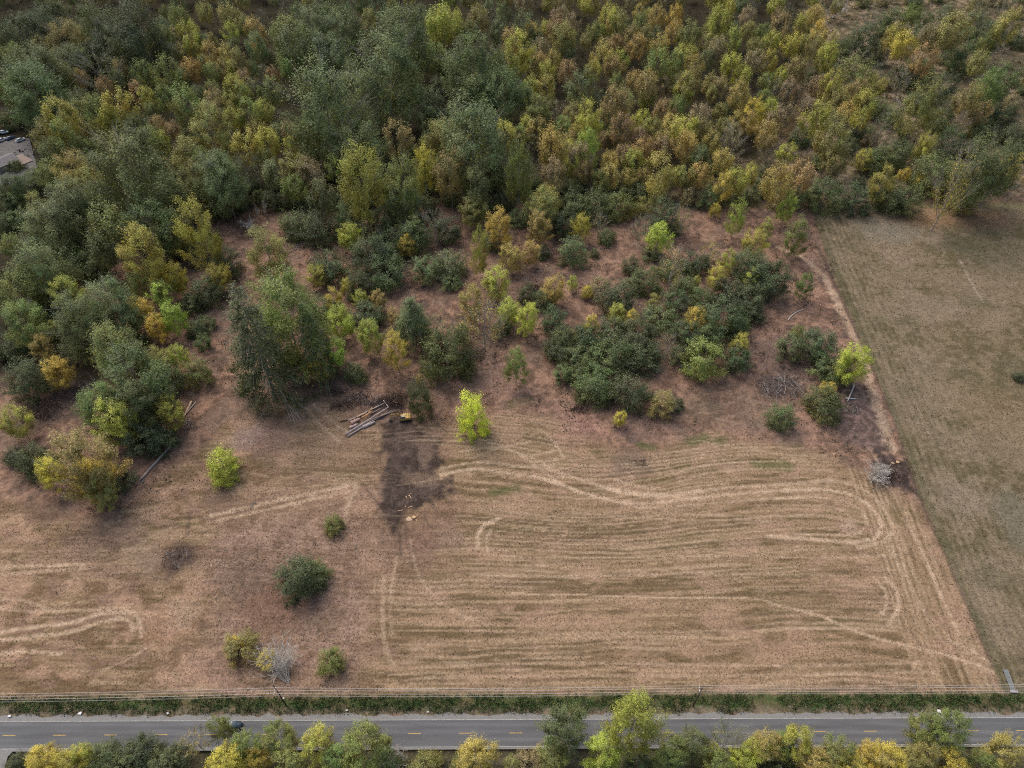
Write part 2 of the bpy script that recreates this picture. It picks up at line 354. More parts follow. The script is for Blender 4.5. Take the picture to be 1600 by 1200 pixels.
# wheel tracks: pale straw lines, dark ruts
ph = 2 * math.pi * vv / 1.62 + 6 * (fbm(uu / 55, vv / 9, 191, 2) - .5)
ln = .5 + .5 * np.sin(ph); pm = sstep(.40, .62, fbm(uu / 30, vv / 7, 193, 3)) * (.35 + .65 * sstep(-45, -20, X))
lay(FM * sstep(.62, .95, ln) * pm * sstep(.25, .6, st3), (.42, .32, .225), .62)
lay(FM * sstep(.38, .08, ln) * pm * sstep(.25, .6, fbm(uu / 9, vv / .8, 197, 2)), (.140, .105, .066), .55)
PALE = [
 ([(690, 742), (740, 733), (800, 740), (850, 748), (905, 768), (960, 782), (1010, 787), (1065, 781), (1130, 774), (1210, 767), (1290, 765), (1340, 778), (1368, 800), (1377, 822), (1368, 840), (1340, 847), (1285, 844), (1200, 838)], .8, .8),
 ([(690, 732), (750, 722), (800, 727), (860, 735), (915, 752), (965, 768), (1020, 774), (1070, 770), (1140, 762), (1220, 757), (1300, 752), (1355, 768), (1384, 800), (1394, 826), (1380, 846), (1340, 856)], .8, .6),
 ([(950, 762), (1000, 772), (1060, 774), (1095, 768)], 1.2, .7), ([(960, 750), (1000, 760), (1040, 765)], .6, .6),
 ([(700, 690), (760, 690), (815, 712), (850, 738), (900, 768)], .6, .6), ([(720, 705), (780, 700), (840, 720), (880, 745)], .6, .5), ([(840, 668), (865, 690), (880, 715)], .6, .5),
 ([(830, 712), (870, 704)], .5, .5), ([(835, 722), (872, 718)], .5, .5), ([(800, 730), (876, 725)], .5, .5),
 ([(0, 886), (60, 884), (130, 882)], .8, .6), ([(130, 882), (190, 866), (250, 832), (320, 808)], .7, .25), ([(330, 806), (400, 790), (480, 772), (556, 757)], 1.0, .65),
 ([(0, 897), (70, 893), (140, 888)], .7, .5), ([(140, 888), (200, 872), (260, 842), (330, 815)], .6, .2), ([(340, 813), (410, 798), (490, 780), (556, 765)], .8, .6),
 ([(400, 770), (480, 760), (560, 754)], .35, .4), ([(618, 759), (700, 746), (745, 738)], .22, .35),
 ([(555, 764), (545, 785), (540, 810), (530, 830)], 1.3, .5), 
 ([(0, 988), (60, 979), (110, 973), (160, 959), (205, 957)], .8, .75), ([(0, 1001), (60, 994), (115, 986), (155, 973), (190, 967), (205, 975), (208, 986)], .8, .7), ([(212, 960), (219, 975), (220, 994)], .8, .6),
 ([(0, 1021), (40, 1018), (95, 1022)], .7, .75), ([(0, 936), (40, 940), (90, 957)], .6, .5), ([(0, 950), (60, 955), (200, 950)], .6, .4), ([(160, 1048), (200, 1030), (240, 1005)], .6, .4),
 ([(777, 811), (757, 820), (747, 835), (746, 855)], .9, .75), ([(768, 828), (760, 842), (762, 862)], .6, .5),
 ([(1383, 903), (1397, 918), (1404, 935), (1402, 955), (1390, 973)], .8, .75), ([(1366, 903), (1382, 922), (1386, 940), (1378, 958)], .7, .6),
 ([(800, 926), (850, 930), (900, 929), (950, 932), (980, 930), (1010, 933), (1100, 934), (1180, 936), (1215, 946)], .3, .8),
 ([(1215, 946), (1280, 962), (1330, 984), (1380, 1000), (1430, 1012), (1480, 1024), (1530, 1040), (1552, 1050)], .5, .8),
 ([(1480, 1000), (1515, 1015), (1548, 1036)], .5, .7), ([(1548, 1036), (1565, 1056)], 1.0, .5), ([(1600, 1028), (1585, 1040), (1575, 1052)], .6, .6),
 ([(1372, 560), (1398, 640), (1420, 700), (1440, 760), (1470, 830), (1500, 905), (1530, 980)], .8, .5),
 ([(1300, 455), (1330, 515), (1350, 560), (1372, 640), (1392, 700)], 2.4, .55), ([(1215, 385), (1250, 400), (1285, 430), (1300, 455)], 1.5, .5),
 ([(1210, 780), (1290, 778), (1335, 790), (1352, 808), (1350, 826), (1325, 836), (1240, 834)], .45, .55), ([(1180, 790), (1290, 790), (1325, 805), (1325, 820), (1280, 826)], .35, .4),
 ([(1000, 800), (1150, 806), (1300, 805)], .4, .4), ([(880, 800), (960, 806), (1060, 812), (1200, 812)], .4, .45), ([(760, 868), (900, 872), (1100, 868), (1300, 872), (1400, 866)], .4, .4), ([(745, 900), (900, 900), (1100, 896), (1330, 900)], .4, .4),
 ([(1180, 985), (1300, 982), (1400, 985)], .4, .4), ([(700, 1040), (900, 1036), (1200, 1040), (1440, 1036)], .5, .45), ([(660, 1058), (900, 1056), (1200, 1055), (1460, 1050)], .5, .4), ([(720, 985), (900, 990), (1160, 985)], .4, .4), ([(640, 840), (655, 900), (700, 950), (760, 975)], .5, .35),
 ([(800, 740), (870, 756), (940, 778), (1000, 792), (1070, 790), (1150, 783), (1280, 774)], .5, .5), ([(1040, 742), (1100, 728), (1160, 722), (1260, 720)], .5, .5), ([(1060, 752), (1120, 738), (1200, 732), (1300, 735)], .5, .45),
 ([(1360, 700), (1400, 780), (1440, 860), (1480, 950), (1510, 1020)], .5, .4), ([(1100, 690), (1160, 700), (1240, 712)], .5, .35), ([(330, 700), (360, 730), (420, 745)], .6, .3),
 ([(1390, 860), (1420, 910), (1445, 960), (1470, 1000)], .6, .4), ([(1410, 810), (1440, 860), (1470, 930), (1500, 990)], .6, .4),
 ([(730, 700), (735, 715), (780, 700), (830, 690)], .5, .4), ([(600, 900), (598, 960), (602, 1010), (615, 1040)], .8, .4), ([(620, 870), (610, 930), (612, 990)], .6, .35),
 ([(480, 640), (500, 662), (530, 690)], .8, .4), ([(490, 632), (515, 655), (548, 680)], .8, .4)]
for pts, wd, am in PALE:
    d = line_dist(smooth_pts(pts))
    lay(sstep(wd * 1.15, wd * .25, d + (nD - .5) * wd * .7) , mixc((.60, .46, .33), (.43, .315, .215), nD), min(1, am * 1.0))
DARKL = [([(567, 756), (582, 777), (602, 802)], .4, .5), ([(575, 745), (590, 765), (602, 782)], .35, .45), ([(582, 700), (585, 725), (598, 745)], .35, .4),
 ([(624, 822), (625, 845), (627, 866)], .5, .6), ([(634, 818), (635, 845)], .45, .5), ([(598, 838), (600, 862)], .3, .4), ([(612, 862), (636, 872)], .3, .4),
 ([(663, 800), (668, 818), (678, 826)], .45, .45), ([(676, 788), (683, 802)], .4, .4), ([(683, 630), (690, 640), (680, 655)], .9, .45), ([(700, 615), (705, 635)], .7, .4),
 ([(1290, 692), (1295, 702), (1310, 702), (1325, 692)], .5, .5), ([(1277, 385), (1310, 455), (1350, 545), (1392, 640), (1436, 770), (1490, 893), (1553, 1040), (1566, 1048)], .8, .75),
 ([(296, 800), (293, 832), (284, 843)], .5, .4)]
for pts, wd, am in DARKL:
    d = line_dist(smooth_pts(pts)); lay(sstep(wd * 1.5, wd * .4, d + (nD - .5) * wd), (.095, .07, .055), am)
# olive hay field beyond the property line
RD = sd(POLY_RIGHT); RM = sstep(-.8, .8, RD + (nB - .5) * 1.2)
rg = mixc((.215, .172, .112), (.128, .106, .060), sstep(.36, .64, nB * .55 + nD * .45))
lay(RM, rg)
rowc = fbm(alongE / 9 + 3, -dE / .9, 401, 2); stripe = .5 + .5 * np.sin(-dE * 2 * math.pi / 2.3 + (nA - .5) * 3)
nearE = sstep(34, 6, -dE) 
lay(RM * nearE * sstep(.45, .85, stripe * .6 + rowc * .5), (.25, .215, .155), .32)
lay(RM * nearE * sstep(.50, .15, stripe * .6 + rowc * .5), (.105, .092, .055), .32)
lay(RM * sstep(.5, .66, fbm(X / 18, Y / 14, 421)), (.26, .205, .145), .45)
lay(RM * sstep(.54, .70, fbm(X / 15, Y / 12, 431)), (.110, .105, .062), .45)
lay(RM * sstep(3.5, .5, -dE) , (.08, .085, .04), .4)
for (cx, cy, rx, ry, c, am) in [(1390, 358, 14, 12, (.26, .235, .19), .7), (1395, 405, 7, 7, (.31, .24, .17), .6), (1480, 340, 30, 9, (.33, .20, .115), .6), (1450, 335, 12, 5, (.36, .24, .14), .5), (1540, 345, 22, 8, (.30, .20, .13), .4),
                                (1560, 400, 20, 16, (.125, .12, .08), .4), (1500, 780, 9, 8, (.31, .25, .185), .6), (1460, 480, 14, 10, (.28, .225, .16), .5), (1560, 640, 16, 16, (.26, .195, .12), .5), (1440, 565, 10, 8, (.3, .24, .17), .4), (1600, 820, 8, 14, (.23, .21, .16), .6)]:
    c0 = G(cx, cy)[:2]; lay(RM * sstep(1.3, .3, np.hypot((X - c0[0]) / rx, (Y - c0[1]) / ry) + (nB - .5) * .9), mixc(c, np.array(c) * .7, nD), am)
lay(sstep(.7, .1, line_dist(smooth_pts([(1500, 405), (1512, 430), (1525, 455), (1537, 472)])) + (nD - .5)*.8), (.36, .31, .24), .6)
for yy, am in ((317, .5), (322, .5)):
    lay(sstep(2.2, .4, line_dist([(1080, yy + 3), (1300, yy), (1700, yy - 1)]) + (nD - .5)), (.10, .095, .05) if yy < 320 else (.16, .15, .07), am)
# roadside verge
VRG = [(-400, 1092), (0, 1091), (400, 1088), (800, 1084), (1200, 1082), (2000, 1080), (2000, 1116), (1200, 1116), (0, 1119), (-400, 1120)]
lay(sstep(-1, 1.2, sd(VRG) + (nB - .5) * 3), mixc((.065, .100, .036), (.13, .115, .06), sstep(.42, .68, nB)), .95)
lay(sstep(1.3, .3, line_dist([(-300, 1114), (800, 1111), (2000, 1108)]) + (nD - .5) * 2), (.23, .185, .145), .6)
SOUTH = [(-900, 1172), (2500, 1164), (3000, 3200), (-2000, 3200)]
lay(sstep(-1, 1, sd(SOUTH)), mixc((.10, .09, .06), (.055, .06, .03), nB), .95)
# relief
rough = np.clip(1 - FM - RM, 0, 1)
Z = (nB - .5) * .55 * (.25 + rough) + (nA - .5) * .6 * rough + (nD - .5) * .18 * (.5 + rough) + FM * (st1 - .5) * .22 + RM * nearE * (stripe - .5) * .16
DR = line_dist([(-2500, 1153), (3500, 1138)]) ; Z = Z * sstep(3, 11, DR) - .14 * sstep(7, 4.6, DR) - .45 * sstep(2.2, .3, line_dist([(-900, 1181), (2500, 1173)]))
lay(sstep(-1, 1, FD) * 0, TAN)
ny, nx = len(gy), len(gx)
ii = (np.arange(ny - 1)[:, None] * nx + np.arange(nx - 1)[None, :]).ravel()
Fg = np.stack([ii, ii + 1, ii + nx + 1, ii + nx], 1)
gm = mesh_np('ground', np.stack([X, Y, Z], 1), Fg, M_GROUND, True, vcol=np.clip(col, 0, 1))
ground = link(bpy.data.objects.new('ground', gm)); tag(ground, kind='structure')

# ------------------------------------------------------------------ road
def strip(name, top, bot, z, mat, ragged=0.0, x0=-1200, x1=2800, n=500, seed=0):
    """a flat strip between two pixel lines given as (y at x=0, y at x=1600), lying at height z"""
    xs = np.linspace(x0, x1, n); V = []
    for i, x in enumerate(xs):
        yt = top[0] + (top[1] - top[0]) * x / 1600; yb = bot[0] + (bot[1] - bot[0]) * x / 1600
        a = G(x, yt, z); b = G(x, yb, z)
        if ragged: 
            a[1] += ragged * (float(fbm(np.array([x / 14.]), np.array([1.5]), seed)[0]) - .5) * 2
        V += [b, a]
    F = [[2 * i, 2 * i + 2, 2 * i + 3, 2 * i + 1] for i in range(n - 1)]
    m = mesh_np(name, V, F, mat); return tag(link(bpy.data.objects.new(name, m)), kind='structure')
def road_material():
    m, nt, out = newmat('asphalt'); L = nt.links.new
    b = N(nt, 'ShaderNodeBsdfPrincipled'); b.inputs['Roughness'].default_value = .85; b.inputs['Specular IOR Level'].default_value = .25
    tc = N(nt, 'ShaderNodeTexCoord'); sx = N(nt, 'ShaderNodeSeparateXYZ'); L(tc.outputs['Object'], sx.inputs[0])
    wv = N(nt, 'ShaderNodeMath', operation='MULTIPLY'); wv.inputs[1].default_value = 2 * math.pi / 1.75; L(sx.outputs[1], wv.inputs[0])
    sn = N(nt, 'ShaderNodeMath', operation='SINE'); L(wv.outputs[0], sn.inputs[0])
    mp = N(nt, 'ShaderNodeMapping'); mp.inputs['Scale'].default_value = (.06, .7, 1); L(tc.outputs['Object'], mp.inputs[0])
    n1 = N(nt, 'ShaderNodeTexNoise'); n1.inputs['Scale'].default_value = 1; n1.inputs['Detail'].default_value = 5; L(mp.outputs[0], n1.inputs['Vector'])
    n2 = N(nt, 'ShaderNodeTexNoise'); n2.inputs['Scale'].default_value = 5; n2.inputs['Detail'].default_value = 4; L(tc.outputs['Object'], n2.inputs['Vector'])
    r0 = N(nt, 'ShaderNodeMapRange'); r0.inputs[1].default_value = -1; r0.inputs[3].default_value = .90; r0.inputs[4].default_value = 1.08; L(sn.outputs[0], r0.inputs[0])
    r1 = N(nt, 'ShaderNodeMapRange'); r1.inputs[1].default_value = .3; r1.inputs[2].default_value = .7; r1.inputs[3].default_value = .8; r1.inputs[4].default_value = 1.2; L(n1.outputs[0], r1.inputs[0])
    r2 = N(nt, 'ShaderNodeMapRange'); r2.inputs[1].default_value = .3; r2.inputs[2].default_value = .7; r2.inputs[3].default_value = .88; r2.inputs[4].default_value = 1.12; L(n2.outputs[0], r2.inputs[0])
    a = N(nt, 'ShaderNodeMath', operation='MULTIPLY'); L(r0.outputs[0], a.inputs[0]); L(r1.outputs[0], a.inputs[1])
    c = N(nt, 'ShaderNodeMath', operation='MULTIPLY'); L(a.outputs[0], c.inputs[0]); L(r2.outputs[0], c.inputs[1])
    mx = N(nt, 'ShaderNodeMix', data_type='RGBA', blend_type='MULTIPLY'); mx.inputs[0].default_value = 1; mx.inputs[6].default_value = (.130, .135, .142, 1)
    L(c.outputs[0], mx.inputs[7]); L(mx.outputs[2], b.inputs['Base Color']); L(b.outputs[0], out.inputs[0]); return m
M_ROAD = road_material()
M_GRAVEL = basic('gravel', (.235, .235, .228), .95, .22, 2.2)
M_PAINTW = basic('worn_white_paint', (.40, .40, .38), .8, .35, 1.2)
M_PAINTY = basic('worn_yellow_paint', (.50, .34, .12), .8, .25, 2)
strip('gravel_shoulder', (1118.5, 1113), (1174.5, 1166.5), .0, M_GRAVEL, 1.1, seed=3)
strip('road', (1127.5, 1121), (1171.5, 1164), .004, M_ROAD)
strip('edge_line', (1127.0, 1120.6), (1127.9, 1121.5), .008, M_PAINTW)
strip('edge_line', (1169.9, 1162.3), (1170.8, 1163.2), .008, M_PAINTW)
mb = MB()
for k in range(-16, 36):
    x = 4 + 79.2 * k; yy = 1149.2 - 7.9 * (x + 10) / 1600
    a = G(x, yy + .65, .008); b = G(x + 20, yy + .55, .008); c = G(x + 20, yy - .65, .008); d = G(x, yy - .55, .008)
    mb.add([a, b, c, d], [[0, 1, 2, 3]])
tag(mb.obj('centre_line', M_PAINTY), kind='structure')
# side-road mouth at the lower left corner
a = [G(x, y, .006) for x, y in ((-400, 1170), (25, 1169.5), (12, 1182), (0, 1230), (-400, 1230))]
tag(link(bpy.data.objects.new('gravel_driveway', mesh_np('gravel_driveway', a, [[4, 3, 2, 1, 0]], M_GRAVEL))), kind='structure')

# ------------------------------------------------------------------ plants: meshes
def tubes_np(segs, n=4):
    """many tapered tubes: list of (p0, p1, r0, r1) -> verts, quads"""
    S = np.array([[*a, *b, r0, r1] for a, b, r0, r1 in segs], float)
    p0, p1, r0, r1 = S[:, :3], S[:, 3:6], S[:, 6], S[:, 7]
    d = p1 - p0; d /= np.linalg.norm(d, axis=1)[:, None] + 1e-9
    ref = np.where(np.abs(d[:, 2:3]) < .9, np.array([[0, 0, 1.]]), np.array([[1., 0, 0]]))
    a = np.cross(d, ref); a /= np.linalg.norm(a, axis=1)[:, None]; b = np.cross(d, a)
    t = np.arange(n) * 2 * math.pi / n
    ring = a[:, None, :] * np.cos(t)[None, :, None] + b[:, None, :] * np.sin(t)[None, :, None]
    V = np.concatenate([p0[:, None] + ring * r0[:, None, None], p1[:, None] + ring * r1[:, None, None]], 1)
    base = (np.arange(len(S)) * 2 * n)[:, None, None]; k = np.arange(n)
    F = np.stack([k, (k + 1) % n, (k + 1) % n + n, k + n], 1)[None] + base
    return V.reshape(-1, 3), F.reshape(-1, 4)

def leaf_quads(rng, C, Nrm, size, aspect=1.0, axis=None):
    n = len(C); Nrm = Nrm / (np.linalg.norm(Nrm, axis=1)[:, None] + 1e-9)
    r = rng.normal(size=(n, 3))
    if axis is not None: r = np.cross(axis, Nrm) + r * .35
    a = np.cross(Nrm, r); a /= np.linalg.norm(a, axis=1)[:, None] + 1e-9; b = np.cross(Nrm, a)
    s = size * rng.uniform(.55, 1.35, n)[:, None]; q = rng.uniform(.5, 1.0, n)[:, None] * aspect
    V = np.stack([C - a * s, C - b * s * q + Nrm * s * .15, C + a * s, C + b * s * q + Nrm * s * .15], 1)
    return V.reshape(-1, 3), np.arange(4 * n).reshape(n, 4)

PROF = {
 'egg': lambda u: np.clip(np.sin(np.pi * np.clip(u * .86 + .12, 0, 1)) ** .62, .05, 1),
 'dome': lambda u: np.clip(np.sqrt(np.clip(1 - (u * 1.02 - .12) ** 2, 0, 1)), .1, 1) * .98,
 'round': lambda u: np.clip(np.sin(np.pi * np.clip(u * .92 + .05, 0, 1)) ** .5, .08, 1),
 'cone': lambda u: np.clip((1 - u) ** .62, .03, 1),
}
def plant(seed, prof, nb, zb, ch, up, sig, leaves, lsz, inner=.35, rag=.22, twigs=0, lean=.5, lumps=0, gaps=0.0, zsig=1.3, droop=0.0, stretch=1.5, limbs=16, trunk_r=.018):
    """unit-width plant: crown verts/faces/attributes and wood verts/faces. zb crown bottom, ch crown height (in crown widths)."""
    rng = np.random.default_rng(seed); f = PROF[prof]
    i = np.arange(nb); u = (i + rng.random(nb)) / nb; u = np.clip(u + rng.normal(0, .02, nb), 0, 1)
    az = i * 2.39996 + rng.normal(0, .5, nb); sk = 1 + .16 * np.sin(az * 2 + seed) + .10 * np.sin(az * 3 + seed * 2.1)
    rad = .5 * f(u) * sk * rng.uniform(1 - rag, 1 + rag * .55, nb)
    tip = np.stack([rad * np.cos(az), rad * np.sin(az), zb + u * ch * rng.uniform(.93, 1.05, nb)], 1)
    st = np.stack([tip[:, 0] * .08, tip[:, 1] * .08, np.maximum(tip[:, 2] - rad * up - droop * -rad, zb * .55)], 1)
    if droop: st[:, 2] = tip[:, 2] + rad * droop
    if gaps > 0:
        keep = rng.random(nb) > gaps
    else: keep = np.ones(nb, bool)
    wgt = (f(u) ** 1.6 + .12) * rng.uniform(.5, 1.5, nb) * keep; wgt /= wgt.sum()
    bi = rng.choice(nb, leaves, p=wgt)
    t = 1 - rng.beta(1.05, 2.2, leaves) * (1 - inner); 
    J = rng.normal(size=(leaves, 3)) * np.array([1, 1, zsig]) * (sig * (.45 + .65 * t))[:, None]
    if lumps:                                  # leaf sprays within the branch
        li = rng.integers(0, lumps, leaves); L = rng.normal(size=(nb, lumps, 3)) * sig * 1.0; J = J * .55 + L[bi, li]
    C = st[bi] + (tip[bi] - st[bi]) * t[:, None] + J
    C[:, 2] = np.maximum(C[:, 2], .01)
    out = C - np.array([0, 0, zb + ch * .42]); out /= np.linalg.norm(out, axis=1)[:, None] + 1e-9
    nrm = out * .85 + np.array([0, 0, .62]) + rng.normal(size=(leaves, 3)) * .45
    ax = (tip - st) / (np.linalg.norm(tip - st, axis=1)[:, None] + 1e-9)
    V, F = leaf_quads(rng, C, nrm, lsz, .62 if stretch > 1 else 1.0, axis=ax[bi] if stretch > 1 else None)
    btone = rng.random(nb); tone = np.clip(.5 + (btone[bi] - .5) * .45 + rng.normal(0, .17, leaves), 0, 1)
    h = (C[:, 2] - zb) / ch; rr = np.hypot(C[:, 0], C[:, 1]) / .5
    bt = rng.random(nb)
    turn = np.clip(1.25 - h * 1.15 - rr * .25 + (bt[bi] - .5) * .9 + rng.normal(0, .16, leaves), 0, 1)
    # wood
    S = []; ztop = zb + ch * .92; zs = np.linspace(-.03, ztop, 7); off = np.cumsum(rng.normal(0, .008, (7, 2)), 0)
    tp = np.stack([off[:, 0], off[:, 1], zs], 1); tr = trunk_r * (1 - np.linspace(0, .9, 7))
    for k in range(6): S.append((tp[k], tp[k + 1], tr[k], tr[k + 1]))
    LK = rng.choice(nb, min(limbs, nb), replace=False)
    for k in LK:
        m = (st[k] + tip[k]) / 2 + rng.normal(0, .02, 3); r = trunk_r * .33 * (1 - .5 * u[k])
        S.append((st[k] * np.array([.2, .2, 1]), m, r, r * .6)); S.append((m, tip[k] * .97 + st[k] * .03, r * .6, r * .2))
    if twigs:
        for k in LK[rng.integers(0, len(LK), twigs)]:
            t0 = rng.uniform(.5, .9); p = st[k] + (tip[k] - st[k]) * t0; d = (tip[k] - st[k]) * .5 + rng.normal(0, .055, 3)
            S.append((p, p + d, trunk_r * .17, trunk_r * .08))
    WV, WF = tubes_np(S, 4)
    return (V, F, tone, turn), (WV, WF)
def plant_meshes(name, trunkname, **kw):
    (V, F, tone, turn), (WV, WF) = plant(**kw)
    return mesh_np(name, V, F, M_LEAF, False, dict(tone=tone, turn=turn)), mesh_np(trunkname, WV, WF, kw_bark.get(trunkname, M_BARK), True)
kw_bark = {}

def bare_plant(seed, spread=.5, h=1.0, levels=4, first=9, lean=(0, 0), r0=.016, up=.9):
    """leafless branching: grey wood only"""
    rng = np.random.default_rng(seed); S = []; 
    def grow(p, d, L, r, lv):
        q = p + d * L; m = (p + q) / 2 + rng.normal(0, L * .06, 3); S.append((p, m, r, r * .8)); S.append((m, q, r * .8, r * .55))
        if lv <= 0: return
        for _ in range(3 if lv > 1 else 4):
            t = rng.uniform(.35, 1.0); b = p + (q - p) * t
            nd = d + rng.normal(0, .55, 3) * np.array([1, 1, .7]) + np.array([0, 0, .12]); nd /= np.linalg.norm(nd)
            grow(b, nd, L * rng.uniform(.45, .7), r * .55, lv - 1)
    for k in range(first):
        a = k * 2.4 + rng.normal(0, .3); s = spread * rng.uniform(.4, 1.2)
        d = np.array([math.cos(a) * s + lean[0], math.sin(a) * s + lean[1], up]); d /= np.linalg.norm(d)
        grow(np.array([0, 0, 0.]) + rng.normal(0, .02, 3), d, h * .42 * rng.uniform(.8, 1.15), r0, levels - 1)
    return tubes_np(S, 3)

LIB = {}
def build_lib():
    A = lambda key, names, kws: LIB.setdefault(key, [plant_meshes(*names, **k) for k in kws])
    # open young trees with brush-like upswept crowns on bare pale stems
    A('P', ('crown', 'trunk'), [dict(seed=10 + k, prof=['egg', 'round', 'egg'][k % 3], nb=[34, 44, 28, 52][k % 4], zb=.70 + .12 * (k % 3), ch=[1.2, 1.08, 1.4, 1.0][k % 4], up=1.4, sig=.056, leaves=5200, lsz=.0265, rag=.17, inner=.5, twigs=60, limbs=20, zsig=1.4, gaps=.0, trunk_r=.012) for k in range(12)])
    # the same growth seen nearer, with finer leaves
    A('N', ('crown', 'trunk'), [dict(seed=40 + k, prof=['round', 'egg', 'dome'][k % 3], nb=[60, 46, 70][k % 3], zb=.30 + .12 * (k % 3), ch=[1.25, 1.5, 1.15][k % 3], up=1.1, sig=.056, leaves=13000, lsz=.0180, rag=.26, twigs=120, limbs=26, lumps=6, inner=.45, zsig=1.15, gaps=.05, trunk_r=.014) for k in range(8)])
    # old cottonwoods: wide, many-headed
    A('C', ('crown', 'trunk'), [dict(seed=70 + k, prof=['round', 'dome'][k % 2], nb=85, zb=.28, ch=[1.0, .9, 1.15][k % 3], up=.75, sig=.052, leaves=20000, lsz=.0145, rag=.30, twigs=90, limbs=30, lumps=5, inner=.45, zsig=1.25, gaps=.04, trunk_r=.020) for k in range(6)])
    # round bushes and thorn trees, leafy to the ground
    A('D', ('foliage', 'stem'), [dict(seed=100 + k, prof=['dome', 'round'][k % 2], nb=[60, 44][k % 2], zb=.03, ch=[.72, .86, .95, .66][k % 4], up=.7, sig=.062, leaves=9500, lsz=.0190, rag=.28, twigs=80, limbs=14, lumps=5, inner=.45, zsig=.95, gaps=.0, trunk_r=.016) for k in range(8)])
    # conifers with drooping sprays
    A('F', ('crown', 'trunk'), [dict(seed=130 + k, prof='cone', nb=190, zb=.08, ch=[1.9, 1.55, 1.4][k], up=0, droop=.35, sig=.030, leaves=15000, lsz=.0165, rag=.18, inner=.12, twigs=160, limbs=70, zsig=1.1, trunk_r=.018) for k in range(3)])
    # spare, half leafless trees
    A('S', ('crown', 'trunk'), [dict(seed=160 + k, prof='egg', nb=40, zb=.42, ch=1.15, up=1.1, sig=.040, leaves=1150, lsz=.019, rag=.3, twigs=260, limbs=34, zsig=1.4, trunk_r=.016) for k in range(5)])
    kw = [dict(seed=200, spread=.9), dict(seed=201, spread=.55), dict(seed=202, spread=1.2, up=.6, first=12), dict(seed=203, spread=.35, lean=(.1, -.2), first=7)]
    LIB['B'] = [(mesh_np('branches', *bare_plant(**k), M_DEAD, True), None) for k in kw]
build_lib()

ALB = dict(g=(.105, .140, .036, .45), dg=(.056, .074, .030, .15), gg=(.092, .122, .050, .25), ol=(.165, .168, .052, .60), yg=(.235, .250, .048, .62), lg=(.245, .305, .052, .30),
           y=(.31, .27, .050, .45), o=(.250, .205, .062, .50), r=(.205, .150, .068, .40), b=(.180, .150, .082, .40), lm=(.38, .47, .075, .12), bg=(.060, .094, .062, .1), gd=(.078, .102, .036, .2))
CNAME = dict(g='green', dg='dark green', gg='grey-green', ol='olive', yg='yellow-green', lg='bright green', lm='lime green', y='yellow', o='golden orange', r='rust red', b='brownish', bg='blue-green', gd='deep green')
KIND = {'P': {'g': 'green_tree', 'gg': 'broadleaf_tree', 'gd': 'green_tree', 'dg': 'green_tree', 'ol': 'broadleaf_tree', 'bg': 'green_tree', 'lg': 'green_tree', 'yg': 'yellow_tree', 'y': 'yellow_tree', 'o': 'autumn_tree', 'r': 'autumn_tree', 'b': 'autumn_tree'}}
CATALOG = []          # every plant: dict(obj, type, colour, pixel centre, width px, zone)
rngT = random.Random(5)
HW = dict(P=None, N=None, C=None, D=None, F=None, S=None, B=None)
for k, v in LIB.items():
    HW[k] = [max(c.co.z for c in m[0].vertices) if False else float(np.array([vv.co.z for vv in m[0].vertices]).max()) for m in v]
def place_plant(t, tx, ty, wpx, colour, group=None, label=None, hs=1.0, base=False, cat=None, name=None):
    """t type; (tx, ty) crown top in the photograph; wpx crown width there; hs stretches the height"""
    k = rngT.randrange(len(LIB[t])); hw = HW[t][k] * hs * rngT.uniform(.93, 1.07)
    z = 8.0
    for _ in range(8):
        q = G(tx, ty, z); dep = P(*q)[2]; wm = wpx * dep / FPX / (.96 if t in 'PN' else .90); z = wm * hw
    q = G(tx, ty, z)
    rz = rngT.uniform(0, 6.28); crown, wood = LIB[t][k]
    if name is None:
        name = {'P': None, 'N': None, 'C': 'cottonwood_tree', 'D': 'round_bush', 'F': 'conifer_tree', 'S': 'sparse_tree', 'B': 'leafless_bush'}[t] or KIND['P'][colour]
    c = ALB[colour]; j = rngT.uniform(.86, 1.16)
    rgba = tuple(min(1, v * j * rngT.uniform(.94, 1.06)) for v in c[:3]) + (min(1, c[3] * rngT.uniform(.6, 1.3)),)
    sc = (wm, wm, wm * hw / HW[t][k])
    if wood is None:
        o = bpy.data.objects.new(name, crown); o.location = (q[0], q[1], -.1); o.rotation_euler = (0, 0, rz); o.scale = sc; o.color = rgba; link(o)
    else:
        o = empty(name, (q[0], q[1], -.05), rz); o.scale = sc
        a = bpy.data.objects.new(crown.name.split('.')[0], crown); a.color = rgba; link(a, o)
        b = bpy.data.objects.new(wood.name.split('.')[0], wood); link(b, o)
    tag(o, label, cat or ('bush' if t in 'DB' else 'tree'), group)
    CATALOG.append(dict(o=o, t=t, c=colour, x=tx, y=ty + wpx * .55, w=wpx, h=z, label=label, group=group, name=name))
    return o

def parse(s, group, t0=None):
    for ent in s.replace('\n', ';').split(';'):
        e = ent.split('|')[0].split()
        if not e: continue
        lab = ent.split('|')[1].strip() if '|' in ent else None
        t = e[0]; hs = float(e[5]) if len(e) > 5 else 1.0
        place_plant(t, float(e[1]), float(e[2]), float(e[3]), e[4], group, lab, hs)

